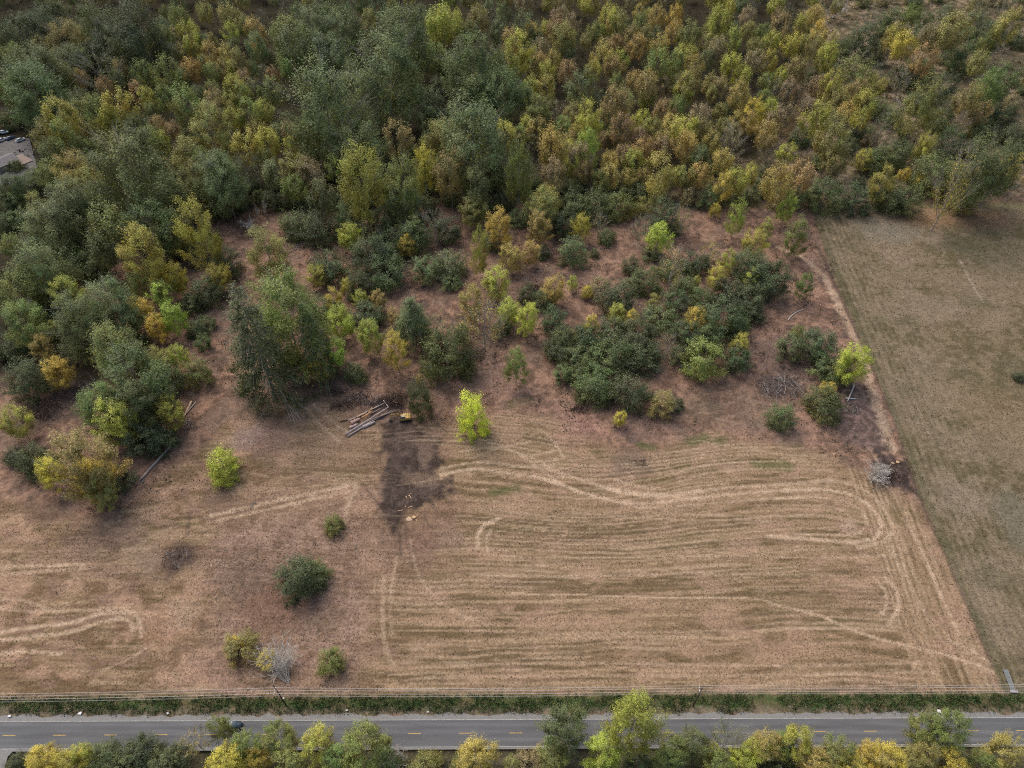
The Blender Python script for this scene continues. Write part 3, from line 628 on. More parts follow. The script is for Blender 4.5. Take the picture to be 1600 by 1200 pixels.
# the tall wood beyond the clearing
FOREST = """
C 15 15 60 dg; D 6 166 34 gd; C 88 26 54 ol; C 35 60 75 gg; C 95 62 45 gg; C 190 -10 90 dg; C 160 20 60 dg; C 26 84 92 gd 0.85; P 60 113 30 bg; C 50 0 60 dg; C 130 -5 55 gd
P 270 0 30 g; P 288 25 30 yg; P 295 45 28 yg; P 247 32 30 g; P 262 35 28 ol; P 230 42 28 ol; P 355 30 24 yg; P 375 18 28 ol; P 392 22 34 o; P 350 0 34 ol; P 322 60 28 o; P 347 62 26 o; P 325 47 20 ol
P 255 62 28 gg; S 208 58 40 gg; P 185 55 26 g; P 195 68 24 o; P 183 86 28 o; P 214 83 36 g; P 252 80 40 g; P 233 73 22 ol; P 325 93 26 g; P 290 85 30 o; P 357 92 22 yg; P 362 110 34 yg; P 377 103 26 r
P 118 104 24 r; P 155 114 26 r; S 140 66 56 gg; P 205 120 26 r; P 172 129 46 yg; P 220 127 28 yg; P 248 126 30 g; P 275 122 50 g; P 303 130 24 gd; P 328 132 36 r; P 355 138 28 yg; P 370 125 32 g; P 380 147 32 g
N 312 152 62 ol | large round olive-brown crown in the upper wood, rust red trees behind it; P 357 163 30 yg; P 395 155 24 g; P 72 143 52 yg; P 137 142 38 g; P 115 150 34 g; P 160 162 34 yg; P 203 170 36 gg; P 240 176 28 r; P 268 185 28 r; P 58 172 44 ol; P 85 180 46 g; P 112 175 34 ol
P 117 193 26 o; P 244 199 26 yg; P 335 211 28 o; P 284 208 42 ol; P 378 195 42 yg; P 395 180 30 o; N 97 228 56 o | round crown half orange half yellow-green beside the gap at the house; C 175 192 125 gd | very wide dark grey-green crown just past the house, largest there; C 325 232 72 gg; C 270 262 60 g; P 307 225 30 g; P 250 242 20 r; C 85 268 76 gg; P 65 243 40 g; C 2 266 34 dg
P 440 12 50 g; C 480 0 60 gg; C 527 5 60 gg; C 505 46 62 gg; P 448 32 50 gg; P 446 65 45 g; C 592 22 112 gg | huge grey-green cottonwood crown in the middle of the upper wood; C 622 -8 90 gg; P 690 0 50 yg; P 708 8 34 yg; P 688 12 26 o; P 688 37 30 yg; P 677 58 36 g; C 735 30 82 gd | broad dark dome standing among yellow-green crowns near the top edge; P 748 0 34 ol; P 797 38 34 o
C 490 80 112 gg | broad domed grey-green cottonwood with a ragged shoulder, smaller twin behind; P 418 115 34 g; P 422 100 20 r; P 405 150 30 yg; C 735 97 72 gg; C 778 98 70 gg; C 740 142 112 gg | wide grey-green cottonwood overlapping the forest's front line, yellow side branch; C 695 180 55 ol; P 670 130 36 gg; P 603 130 28 yg; P 625 128 34 gd; P 585 157 20 o; P 475 175 42 g; P 520 177 24 g; C 547 185 76 gg; P 575 176 26 g
P 616 180 42 r | tall rust-brown tree standing in the dark gap before the cottonwoods; P 448 184 30 r; P 410 192 40 yg; P 448 208 24 yg; N 452 230 50 ol; P 408 226 30 g; P 517 237 30 g; N 555 218 70 yg 1.2| tall tree with green head and golden yellow skirt on the wood's front edge; N 622 232 62 g 1.35| tall green tree before the yellow one, golden at its foot, on the wood's front; N 660 220 38 y 1.6| slim golden yellow tree pressed between a green and a copper one; P 700 220 46 r 1.25| copper pink tree on the wood's front edge, yellow one at its side; P 747 238 28 yg; P 768 230 36 b; P 787 182 36 yg; P 478 240 40 b; N 812 212 42 g 1.8| tall narrow green tree with yellow lower half at the wood's front edge
P 822 7 36 gg; P 810 40 42 yg; P 830 27 28 o; P 872 17 34 r; P 882 27 40 ol; P 919 47 22 ol; P 932 29 26 g; P 955 0 36 yg; P 970 10 32 ol; P 1003 15 26 g; P 1030 0 30 o; P 1058 0 28 y; P 1083 25 36 g; P 1122 20 30 ol; P 1130 0 40 yg; P 1012 31 28 ol; P 992 33 26 r; P 998 48 26 o; P 1035 48 30 o; P 945 54 36 o; P 965 50 24 r; P 887 62 24 gg; P 1075 62 30 yg; P 1150 38 28 yg; P 1127 50 32 b; P 1175 27 24 ol; P 971 69 26 yg; P 962 83 30 r; P 1034 66 46 g; P 1060 72 26 g; P 1088 75 30 o; P 1150 77 34 yg; P 1165 95 30 yg; P 843 77 26 o; P 865 73 26 o; P 910 97 42 gg; P 888 88 32 r; P 855 111 30 o; P 1085 94 42 ol; P 1075 107 34 yg; P 1016 102 36 r; P 993 106 26 o; P 965 109 22 g; P 1040 116 22 b; P 1160 121 34 o; P 1187 73 30 b; P 965 125 46 r; P 978 132 36 ol; P 935 135 26 gg
N 842 142 42 g; N 922 148 46 yg 1.1| bright yellow-green pointed crown rising above its neighbours in the wood; N 882 175 36 g; P 1063 144 30 g; P 1040 150 32 r; N 1183 147 34 y; P 1100 153 40 b; P 1005 164 30 y; P 975 170 36 r; P 1022 176 28 ol; P 1075 173 40 yg; P 1100 180 32 ol; P 840 177 30 o; P 866 186 46 o 1.3; P 898 195 28 r; P 916 184 34 yg; N 920 195 36 lg 1.5| tall slim lime green tree among orange ones at the wood's front; P 960 192 28 ol; P 945 202 22 r; P 1040 195 30 o; P 1118 197 30 o 1.2; P 1008 208 32 o; P 977 220 30 r; P 993 228 32 yg; P 1035 232 46 o; P 1040 208 30 b; P 916 248 24 r; P 1063 254 26 yg; P 1007 259 24 o; P 1042 257 26 ol; P 1098 250 32 o; P 1138 263 32 y; P 1156 258 34 yg; P 1177 252 26 yg; P 1133 228 32 o; S 1152 195 42 b; N 855 284 38 yg
P 1228 11 32 r; P 1262 12 28 yg; P 1282 0 28 o; P 1287 26 28 y; P 1247 46 30 y; P 1274 45 34 ol; P 1238 38 24 ol; P 1301 60 34 yg; P 1253 81 34 ol; P 1208 70 26 y; P 1203 108 24 g; P 1308 104 32 yg; P 1288 113 30 b; P 1240 116 28 b; P 1230 153 40 b; P 1267 149 26 b; P 1290 150 44 yg; P 1318 168 50 ol; P 1207 148 30 yg
"""
SCRUB = """
P 1408 29 34 yg; P 1421 44 36 y; P 1465 28 34 b; P 1433 0 26 g; P 1503 12 46 ol; P 1457 60 36 r; P 1593 5 40 ol; N 1555 40 26 g; P 1540 75 32 ol; N 1374 112 34 yg; P 1350 114 30 r; P 1362 134 38 yg; P 1332 154 30 o; S 1415 110 26 b; N 1465 108 58 ol | big olive crown in the open scrub with a brown skirt; N 1562 104 48 g | tall green tree near the far corner of the scrub, olive neighbour touching; P 1530 124 36 ol; S 1515 154 30 b; P 1543 152 30 r
N 1460 200 32 yg 1.3| leaning yellow-green tree alone among the dark bushes of the scrub; S 1383 188 30 b; S 1485 213 26 b; N 1318 217 42 ol; N 1358 229 26 yg; N 1393 254 38 yg | round yellow-green tree on the hay field's back hedge line; P 1420 259 18 y; P 1443 270 18 y; P 1237 218 28 yg; S 1210 210 32 b; P 1225 250 50 o; P 1262 243 42 r; S 1522 228 52 y 1.7| tall open-branched yellow tree, thin pale trunk footed in the hay field corner; N 1590 214 54 gd 1.2; D 1530 250 50 gd; N 1563 198 72 gd 1.35| tallest green tree leaning out over the hay field's back corner; P 1592 237 30 y
D 1352 78 62 g; D 1320 45 44 dg; D 1378 60 34 dg; D 1420 96 40 dg; D 1490 100 44 dg; D 1580 90 50 gd; D 1520 60 44 gd; D 1385 225 44 gd; D 1415 215 46 gd; D 1580 150 44 dg; D 1500 190 40 dg; D 1330 210 34 dg; D 1300 275 50 gd; D 1350 280 44 dg; D 1400 282 50 gd; D 1340 185 40 dg; D 1260 190 34 dg; D 1480 165 40 gd; D 1440 140 36 dg; D 1595 190 40 dg; D 1475 235 60 gd; D 1430 285 44 gd; D 1290 235 28 gd; D 1546 185 36 gd; D 1460 35 32 dg; D 1570 20 40 dg; D 1365 20 50 dg; D 1405 5 40 gd; D 1250 285 36 gd; D 1520 280 40 ol; D 1535 10 30 gg; D 1405 160 30 gg; D 1380 150 34 gd
B 1310 -2 34 gg; B 1420 150 30 gg; B 1360 110 26 gg; B 1240 100 24 gg
"""
LEFTW = """
C 60 312 80 gg; P 150 311 62 g; P 147 354 52 gd; N 287 298 58 yg 1.35| tall yellow-green tree at the wood's edge with gold lower branches, bare ground beyond; N 195 346 70 yg | broad open yellow-olive tree in front of the first bare patch; C 250 328 62 ol; C 335 240 64 gg 1.2; N 263 404 30 y 1.5| slim yellow tree, tallest of the gold ones amid dark green; P 243 435 28 g; P 207 418 36 g; N 332 409 34 y; P 240 440 30 lg; N 205 460 38 y; N 233 488 32 y; N 257 470 38 lg; N 90 430 46 yg; C 150 430 72 gg; C 175 470 50 gg; P 5 362 32 g; C 35 372 72 gg; C 8 420 70 g; C 12 462 62 g; C 100 455 80 gd; N 50 522 34 o; N 72 556 42 y | yellow tree standing among the brush at the outer edge, orange one behind; N 75 498 24 lg; N 157 505 76 g; N 182 538 92 gd | largest deep green crown facing the mown field, spreading over its neighbours; N 237 541 38 yg; N 270 537 28 yg; D 240 558 52 gd; D 298 558 40 g; D 310 425 46 dg
F 364 440 120 dg | dark drooping spruce with grey branch tips at the wood's corner; C 425 413 108 g 1.25| large mixed green clump filling the corner above the logging yard; F 470 468 70 gd; P 440 430 40 gd; N 408 480 40 ol; D 345 385 42 dg; N 403 345 62 ol; D 320 370 30 gd; B 385 340 36 gg; D 20 560 60 dg; D 5 520 50 dg; D 110 385 50 gd; D 70 350 50 gg; C 110 300 60 gg; D 140 400 40 gd; D 60 470 40 dg; C 215 300 70 gd; D 300 500 30 dg; D 290 455 36 dg
N 5 632 46 yg | yellow-green crown cut by the photo's side edge above the brush heap; N 122 716 58 y; N 138 738 46 ol; N 62 716 40 y; N 92 670 88 ol | big green-gold tree on the mown field's corner, dark bush behind; D 35 695 54 dg; D 170 732 46 dg; N 140 598 74 g; N 158 622 62 yg; N 190 590 66 gd; N 252 617 42 yg; D 205 655 60 dg; D 232 665 52 dg; D 120 720 40 dg; D 15 700 34 dg; D 215 612 46 gd
"""
CLEAR = """
D 492 322 56 dg; D 452 320 46 gd; N 543 344 33 lg; N 573 348 18 r; N 633 364 26 y; N 646 340 18 o; S 678 325 42 gg; N 738 303 40 ol; N 747 347 28 yg 1.8; N 778 320 42 y; D 508 392 56 dg; N 488 411 28 yg; D 570 360 62 dg; D 600 355 60 dg; D 600 400 56 gg; D 660 397 42 gg; D 700 385 50 gg; D 705 430 26 gg; N 540 434 20 y; N 517 447 28 y; N 560 451 22 yg; N 588 450 24 o
N 524 475 42 lg | bright green tree, fullest of the small clump behind the log stack; N 573 492 40 yg 1.3; N 612 511 38 y 1.2| yellow tree with bare grey foot beside the dark cedar; N 516 526 38 lg; N 489 550 30 y; D 552 568 32 gd; F 640 462 66 gg | grey half-dead conifer with bleached branches beside the cedar; D 693 490 80 gd 1.5| dark shaggy cedar, broadest tree above the digger; N 613 478 20 o; N 733 442 42 o; N 775 412 46 yg; N 797 377 36 o; N 795 463 34 lg; S 755 472 62 o; N 722 500 26 o; D 785 497 30 dg; N 807 542 34 g 1.3| narrow green-and-brown tree alone on bare ground behind the lime tree; N 478 467 24 ol; D 570 470 50 dg; D 505 465 42 gd; N 654 585 14 o; D 640 330 50 gd; D 620 300 50 gd; D 700 335 40 dg; D 540 310 50 gd; D 590 320 40 gg; D 660 300 40 gd; D 745 300 34 dg; D 770 360 34 dg; D 555 420 40 dg; D 640 480 40 dg
N 850 288 50 ol; N 910 331 28 y; N 842 325 36 o; D 812 320 32 gg; D 880 328 40 dg; N 830 372 28 o; D 897 367 42 gg; D 930 387 13 gd; D 950 355 26 gg; S 938 333 26 b; D 970 298 48 g; D 935 292 50 gd; D 900 295 44 gd; D 870 300 38 gd; D 1046 303 48 dg; S 1005 336 32 gg; N 1034 346 36 lg; S 1072 318 28 yg 1.3; N 1160 306 28 lg 1.4| slim bright green tree standing before the track, thin stem, bare ground around; N 1121 316 16 y; N 1190 353 36 yg; N 868 426 38 o; N 896 428 16 lg; N 918 445 16 y; D 825 440 30 dg; D 850 448 34 gd; N 823 470 35 lg; D 868 475 38 dg; S 945 450 26 r; D 970 430 52 dg; D 1010 420 46 gd; S 1057 385 46 o; D 1090 392 42 dg; S 1115 375 28 y; N 1143 387 26 yg; N 1126 411 28 y; D 1178 385 48 gg; N 1180 418 22 lg; N 1091 429 13 y; N 1025 457 20 o; D 1145 432 52 dg; D 1140 460 70 dg; N 1093 477 34 y | rounded yellow tree in the middle of the dark thicket; N 966 473 28 yg; N 991 482 22 y; N 926 489 24 y; D 920 505 52 dg; D 885 507 44 gd; D 960 495 46 dg; D 1003 495 60 dg; D 1035 478 50 gg; D 958 520 66 gd; D 1010 525 56 dg; S 1047 522 34 ol; D 1068 540 32 gg; D 1110 530 64 g | big fresh green dome on the thicket's front, the roundest there; N 1163 520 28 yg; D 1160 540 40 dg; D 873 530 42 dg; D 880 570 28 gg; D 932 572 52 gd; D 1080 500 44 dg; D 1115 500 40 gd; D 1175 470 40 dg; D 1060 450 40 dg; D 1100 445 36 gd; D 1180 440 46 dg; D 1020 385 26 gg; D 990 400 30 dg; D 940 430 34 b; D 905 540 40 gd; D 1045 405 34 gd; D 1155 490 40 gd; D 1075 425 36 gg; D 850 380 20 dg; B 800 395 20 gg; B 1065 465 30 gg; B 1030 480 24 gg
N 1240 292 27 lg 1.3; N 1256 336 38 g; N 1204 338 20 yg; D 1212 400 64 dg | darkest broad dome at the thicket corner by the hay field; D 1195 420 44 dg; N 1266 423 26 g; N 1252 506 20 g; D 1245 520 44 gg; D 1293 515 56 dg; D 1308 562 46 gd; N 1348 534 52 lg | bright yellow-green tree leaning over the property line; D 1598 580 16 dg; D 1231 628 40 gd; D 1300 606 54 gd; N 1298 598 26 y 0.5
D 651 588 38 dg 1.7| dark narrow evergreen bush beside the yellow digger; D 932 590 50 gd; D 987 588 62 dg | darkest, widest bush at the front of the thicket over the field; D 1040 612 40 ol; N 972 641 20 y; D 1060 625 22 dg; D 905 565 34 gd
"""
FIELD = """
D 510 1021 40 g; D 517 808 30 g; D 456 878 66 dg | dark thorn bush with grey twigs alone in the lower field; D 482 880 44 gd; D 368 1000 52 ol 0.85; N 362 1000 24 y 0.7; N 412 1024 30 y 0.6; B 376 985 30 gg
"""
SOUTHT = """
N 329 1122 34 g 1.5| pale green tree hanging over the road beside the dark car; N 372 1150.0 47 g; S 292 1146.0 42 o; N 424 1136.0 53 g; N 485 1148.0 53 yg; N 558 1143.0 78 g | broad green crown covering the road's edge line; N 742 1168.0 58 o | rounded orange tree before the empty road stretch; B 620 1170 26 gg; N 885 1116.0 68 gd 1.2| dark green tree leaning over the carriageway, two heads; N 950 1156.0 57 lg | lime green ball-shaped tree just south of the road; N 1005 1093 80 yg 1.6| largest roadside tree, top reaching beyond the far verge; N 1060 1159.0 44 g; N 1093 1150.0 47 gd; S 1147 1138.0 51 gg; N 1118 1167 28 yg; N 1190 1159.0 42 yg; N 1208 1150.0 47 o; N 1258 1144.0 50 yg; N 1232 1154.0 40 g; N 1325 1167.0 57 g; N 1370 1170.0 40 y; N 1407 1174.0 50 y; N 1465 1121.0 47 g 1.2; N 1510 1123.0 58 g 1.2; N 1500 1178.0 47 y; N 1590 1161.0 51 o; N 50 1174.0 44 y; N 113 1169 32 yg; D 205 1168.0 57 dg; D 150 1170.0 47 gd; D 265 1178.0 42 dg; N 340 1177.0 58 y; D 15 1184 26 dg; N 395 1177.0 37 y; N 90 1181.0 44 y; D 240 1182.0 44 gd; N 440 1180.0 47 ol; D 600 1183.0 44 gd; D 660 1190.0 47 ol; D 720 1192 30 gd; N 520 1175.0 47 g; D 830 1185.0 44 b; N 865 1169.0 44 ol; D 1000 1187.0 44 dg; N 1050 1181.0 44 g; N 1130 1182.0 44 g; N 1170 1177.0 40 lg; N 1285 1180.0 47 o; N 1345 1190.0 47 y; N 1440 1180.0 42 ol; N 1550 1184.0 44 g; N 1395 1189.0 44 o; D 180 1192.0 47 gd; D 1225 1190.0 47 dg; D 800 1195 30 ol; N 1460 1169.0 44 ol
"""
parse(FOREST, 'trees of the wood beyond the clearing')
parse(SCRUB, 'trees and bushes of the open scrub')
parse(LEFTW, 'trees of the wood beside the field')
parse(CLEAR, 'trees and bushes left standing on the cleared ground')
parse(FIELD, 'bushes standing in the mown field')
place_plant('D', 735, 601, 46, 'lm', 'bushes standing in the mown field', 'solitary lime green egg-shaped tree at the top of the mown field', 1.75, name='lime_green_tree', cat='tree')
place_plant('D', 338, 706, 50, 'lg', 'bushes standing in the mown field', 'solitary green tree with grey stems in the west part of the field', 1.15, name='lime_green_tree', cat='tree')
parse(SOUTHT, 'trees lining the south side of the road')
# fill the wood behind and between them, down to the ground
def fill_wood():
    r = random.Random(11)
    occ = [(c['x'], c['y'], c['w']) for c in CATALOG]
    def covered(x, y, w, k):
        return any(abs(x - a) < (w + b) * k and abs(y - c) < (w + b) * k for a, c, b in occ)
    def region(x, y):
        if x < 420: return ['g', 'gd', 'gg', 'ol', 'gd', 'g', 'ol']
        if x < 800: return ['gg', 'gd', 'gg', 'g', 'ol', 'gd']
        return ['o', 'ol', 'ol', 'ol', 'gg', 'yg', 'yg', 'b', 'g', 'ol']
    n = 0
    for tries in range(9000):
        x = r.uniform(-60, 1330); y = r.uniform(-95, 300)
        if y > 262 - 130 * sstep(1050, 1330, np.array(x)) + (55 if x < 260 else 0) + (20 if 420 < x < 640 else 0): continue
        if x < 60 and y > 150 and y < 290: continue
        wd = r.uniform(20, 36) * (.8 + y / 700)
        if covered(x, y + wd * .55, wd, .25): continue
        rc = region(x, y); pv = float(fbm(np.array([x / 70.]), np.array([y / 40.]), 900)[0]); c = rc[int(np.clip((pv - .28) / .44, 0, .999) * len(rc))] if r.random() < .6 else r.choice(rc); t = 'P' if r.random() > .1 else 'S'
        place_plant(t, x, y, wd, c, 'trees of the wood beyond the clearing'); occ.append((x, y + wd * .55, wd)); n += 1
        if n > 400: break
    # dense scrub bushes right of the wood
    m = 0
    for tries in range(3000):
        x = r.uniform(1270, 1640); y = r.uniform(-70, 285)
        wd = r.uniform(16, 30)
        if covered(x, y + wd * .5, wd, .24): continue
        place_plant('D' if r.random() > .25 else 'S', x, y, wd, r.choice(['dg', 'gd', 'gg', 'b', 'ol', 'gd', 'b']), 'trees and bushes of the open scrub'); occ.append((x, y + wd * .5, wd)); m += 1
        if m > 110: break
    # low bushes along the wood's front and among the trees of the left wood
    m = 0
    for tries in range(3000):
        x = r.uniform(-20, 1280)
        y = r.uniform(240, 305) if r.random() < .55 else r.uniform(300, 560)
        if y > 305 and x > 330: continue
        if y > 305 and (60 < y and 80 < x < 230 and 390 < y < 430): continue
        wd = r.uniform(20, 34)
        if covered(x, y + wd * .5, wd, .3): continue
        cs = ['gd', 'dg', 'gg', 'gd'] if x < 1000 else ['b', 'ol', 'gd', 'b', 'gg']
        place_plant('D', x, y, wd, r.choice(cs), 'low bushes under the wood'); occ.append((x, y + wd * .5, wd)); m += 1
        if m > 90: break
fill_wood()
print('plants', len(CATALOG))

# ------------------------------------------------------------------ low growth and litter of the ground (uncountable)
RG = np.random.default_rng(77)
def scatter(n, box, test):
    x = RG.uniform(box[0], box[1], n * 4); y = RG.uniform(box[2], box[3], n * 4); k = test(x, y)
    return x[k][:n], y[k][:n]
def card_field(name, x, y, z, size, cols, upright=.35, spread=.0):
    C = np.stack([x, y, z], 1); n = len(C)
    nrm = RG.normal(size=(n, 3)) * np.array([1, 1, upright]) + np.array([0, 0, .35])
    V, F = leaf_quads(RG, C, nrm, size)
    return tag(link(bpy.data.objects.new(name, mesh_np(name, V, F, M_STUFF, fcol=cols))), kind='stuff')
def pick(cs, n, v=.3):
    c = np.array(cs)[RG.integers(0, len(cs), n)]; return np.clip(c * RG.uniform(1 - v, 1 + v, n)[:, None], 0, 1)
def clumped(x, y, per, sx, sz):
    n = len(x); X2 = np.repeat(x, per) + RG.normal(0, sx, n * per); Y2 = np.repeat(y, per) + RG.normal(0, sx, n * per)
    h = np.repeat(RG.uniform(.4, 1, n), per); return X2, Y2, np.abs(RG.normal(0, sz, n * per)) * h + .05
fW = world_poly(POLY_FOREST); sW = world_poly(POLY_SCRUB); mW = world_poly(POLY_FIELD); rW = world_poly(POLY_RIGHT)
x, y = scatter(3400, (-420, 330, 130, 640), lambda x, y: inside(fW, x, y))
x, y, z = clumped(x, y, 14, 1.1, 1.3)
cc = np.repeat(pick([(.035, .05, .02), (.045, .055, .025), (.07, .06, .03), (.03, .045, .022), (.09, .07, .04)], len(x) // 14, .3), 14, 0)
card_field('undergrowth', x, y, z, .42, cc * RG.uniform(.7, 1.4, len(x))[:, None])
x, y = scatter(2600, (120, 520, 275, 640), lambda x, y: inside(sW, x, y) & (fbm(x / 12, y / 12, 500) > .42))
x, y, z = clumped(x, y, 16, 1.0, .9)
cc = np.repeat(pick([(.07, .085, .035), (.05, .07, .025), (.13, .10, .06), (.17, .12, .075), (.11, .12, .045), (.16, .15, .13)], len(x) // 16, .3), 16, 0)
card_field('brambles', x, y, z, .36, cc * RG.uniform(.7, 1.4, len(x))[:, None])
# verge weeds
vW = world_poly([(-300, 1092), (800, 1086), (1900, 1082), (1900, 1111), (800, 1113), (-300, 1117)])
x, y = scatter(4300, (-180, 180, 56, 68), lambda x, y: inside(vW, x, y) & (fbm(x / 4, y / 2, 510) > .36))
x, y, z = clumped(x, y, 12, .38, .38)
cc = np.repeat(pick([(.055, .125, .03), (.045, .10, .03), (.07, .12, .035), (.15, .14, .06), (.045, .075, .035), (.10, .115, .05)], len(x) // 12, .35), 12, 0)
card_field('verge_weeds', x, y, z, .15, cc * RG.uniform(.7, 1.4, len(x))[:, None])
x, y = scatter(700, (-180, 180, 40, 52), lambda x, y: y < 50.3)
x, y, z = clumped(x, y, 12, .8, .6)
cc = np.repeat(pick([(.05, .08, .03), (.09, .10, .04), (.13, .10, .06)], len(x) // 12, .35), 12, 0)
card_field('ditch_weeds', x, y, z, .2, cc)
# stubble clumps on both fields
x, y = scatter(52000, (-200, 200, 60, 175), lambda x, y: inside(mW, x, y) & (fbm(x / 12, y / 1.4, 520) > .44))
card_field('stubble', x, y, np.full(len(x), .09), .135, pick([(.15, .105, .062), (.18, .125, .072), (.13, .105, .055), (.38, .28, .18), (.34, .25, .16)], len(x), .25), upright=.8)
x, y = scatter(36000, (90, 330, 60, 285), lambda x, y: inside(rW, x, y))
card_field('hay_tufts', x, y, np.full(len(x), .10), .19, pick([(.12, .105, .065), (.14, .12, .07), (.11, .10, .058), (.26, .22, .15), (.20, .165, .11)], len(x), .25), upright=.8)
# weeds, dead grass and saplings on the cleared ground and round the foot of each bush
PX = []; 
for c in CATALOG:
    if c['group'] and ('cleared' in c['group'] or 'mown' in c['group'] or 'beside' in c['group']):
        l = c['o'].location; k = max(.6, c['o'].scale[0] * .5)
        for _ in range(int(6 + k * 3)):
            a = RG.uniform(0, 6.28); q = k * RG.uniform(.35, 1.15); PX.append((l[0] + math.cos(a) * q, l[1] + math.sin(a) * q - .4))
PX = np.array(PX); x, y, z = clumped(PX[:, 0], PX[:, 1], 9, .45, .38)
cc = np.repeat(pick([(.12, .10, .05), (.20, .14, .08), (.09, .10, .04), (.26, .19, .12), (.15, .10, .07)], len(PX), .3), 9, 0)
card_field('foot_grass', x, y, z, .17, cc)
cW = world_poly([(200, 640), (180, 420), (330, 345), (560, 335), (960, 320), (1270, 322), (1400, 650), (1440, 790), (1330, 720), (1160, 680), (900, 680), (700, 660), (560, 640), (400, 640), (300, 760), (200, 800), (60, 790), (150, 640)])
x, y = scatter(2600, (-200, 200, 100, 290), lambda x, y: inside(cW, x, y) & (fbm(x / 9, y / 9, 540) > .53))
x, y, z = clumped(x, y, 10, .6, .4)
cc = np.repeat(pick([(.12, .10, .055), (.16, .11, .07), (.08, .09, .04), (.22, .15, .10), (.10, .075, .055)], len(x) // 10, .3), 10, 0)
card_field('regrowth', x, y, z, .22, cc)
# sticks and chips of the cleared ground
cW = world_poly([(200, 640), (180, 420), (330, 345), (560, 335), (960, 320), (1270, 322), (1400, 650), (1440, 790), (1330, 720), (1160, 680), (900, 680), (700, 660), (560, 640), (400, 640), (300, 760), (200, 800), (60, 790), (150, 640)])
bW = world_poly([(330, 860), (560, 820), (560, 1085), (330, 1085), (300, 960)])
def stick_field(name, n, test, box, lo, hi, cols):
    x, y = scatter(n, box, test); n = len(x); a = RG.uniform(0, math.pi, n); L = RG.uniform(lo, hi, n) ** 1.0; z = RG.uniform(.03, .22, n)
    dz = RG.normal(0, .08, n); d = np.stack([np.cos(a) * L / 2, np.sin(a) * L / 2, dz], 1); c = np.stack([x, y, z + np.abs(dz)], 1); r = RG.uniform(.02, .06, n)
    V, F = tubes_np([(c[i] - d[i], c[i] + d[i], r[i], r[i] * .6) for i in range(n)], 3)
    return tag(link(bpy.data.objects.new(name, mesh_np(name, V, F, M_STUFF, fcol=np.repeat(pick(cols, n, .3), 3, 0)))), kind='stuff')
SL = [(.42, .31, .24), (.36, .27, .22), (.20, .14, .11), (.12, .09, .075), (.30, .20, .15), (.45, .38, .33), (.16, .11, .09)]
stick_field('slash_debris', 15000, lambda x, y: inside(cW, x, y) & ~inside(mW, x, y) & (fbm(x / 6, y / 6, 530) > .40), (-200, 200, 100, 290), .4, 2.0, SL)
stick_field('twig_litter', 2600, lambda x, y: inside(bW, x, y), (-120, 20, 60, 140), .3, 1.3, SL)

# ------------------------------------------------------------------ log stack
M_LOG = basic('weathered_log', None, .9, .3, 2.5, bump=.6, objcol=True)
def log(name, a, b, r, colour, label, cat='log', group=None, lift=0.0, liftb=None, root=False, bend=0.0):
    A = G(*a); B = G(*b); A[2] = r + lift; B[2] = r + (lift if liftb is None else liftb)
    t = np.linspace(0, 1, 7); rr = np.random.default_rng(int(a[0] * 7 + b[1]))
    pts = A[None] * (1 - t)[:, None] + B[None] * t[:, None] + rr.normal(0, .06, (7, 3)) * r * 1.5; perp = np.array([-(B - A)[1], (B - A)[0], 0]); perp /= np.linalg.norm(perp)
    pts += perp[None] * (np.sin(t * math.pi) * bend)[:, None]
    mb = MB(); r *= 1.3; mb.tube(pts, [r * (1.15 - .5 * k) for k in t], 8)
    for k in range(3):
        i = rr.integers(1, 6); d = rr.normal(0, 1, 3); d[2] = abs(d[2]); d /= np.linalg.norm(d); mb.tube([pts[i], pts[i] + d * r * 2.2], [r * .22, r * .12], 4)
    o = mb.obj(name, M_LOG, None, True); o.color = tuple(min(1, v * 1.3) for v in colour) + (1,)
    return tag(o, label, cat, group)
GL = 'logs of the stack by the digger'
LOGN = 0
log('log', (540, 681), (608, 639), .24, (.34, .29, .27), 'long pale grey log lying across the front of the log stack', group=GL, lift=.45, liftb=.7)
log('log', (543, 683), (604, 645.5), .20, (.30, .25, .23), 'thinner grey log lying parallel in front of the longest pale one', group=GL, lift=.1)
log('log', (553, 674), (613, 643), .20, (.27, .22, .20), 'grey-brown log ending nearest the digger bucket', group=GL, lift=.15)
log('log', (545, 659), (605, 629.5), .17, (.36, .31, .28), 'slender pale log along the back of the stack, touching brown brush', group=GL, lift=.3)
log('log', (556, 652.5), (593, 634), .15, (.26, .21, .19), 'short slender grey log, rearmost in the stack', group=GL, lift=.1)
log('log', (570, 662), (626, 641), .13, (.20, .17, .155), 'thin dark pole sticking out beyond the stack towards the digger', group=GL, lift=.6)
log('log', (549, 663.5), (563, 656.5), .46, (.46, .30, .24), 'short thick pinkish log on the west end of the stack', group=GL, lift=.35)
log('log', (546.5, 670), (559, 664), .38, (.42, .32, .30), 'short thick pinkish grey log lying below the pinkest one', group=GL)
log('log', (567, 669), (586, 660.5), .40, (.34, .30, .29), 'thick short grey log lying at the front edge of the stack', group=GL)
log('log', (566, 656), (583, 645.5), .18, (.50, .30, .14), 'freshly split orange piece lying on top of the stack', group=GL, lift=.95)
log('log', (558, 654.5), (574, 648), .17, (.42, .30, .19), 'tan stripped log in the middle of the stack', group=GL, lift=.8)
log('log', (578, 648), (600, 636), .16, (.25, .20, .18), 'grey bark-covered log beneath the back of the stack', group=GL)
log('log', (532, 659), (547, 656.5), .16, (.05, .045, .045), 'black charred short log at the west tip of the stack', group=GL)
log('log', (600, 629), (608, 640), .12, (.40, .36, .34), 'thin bleached stick lying crosswise on the stack end', group=GL, lift=.9)
log('log', (582, 640), (570, 660), .11, (.38, .22, .11), 'thin reddish pole lying crosswise over the stack', group=GL, lift=1.1)
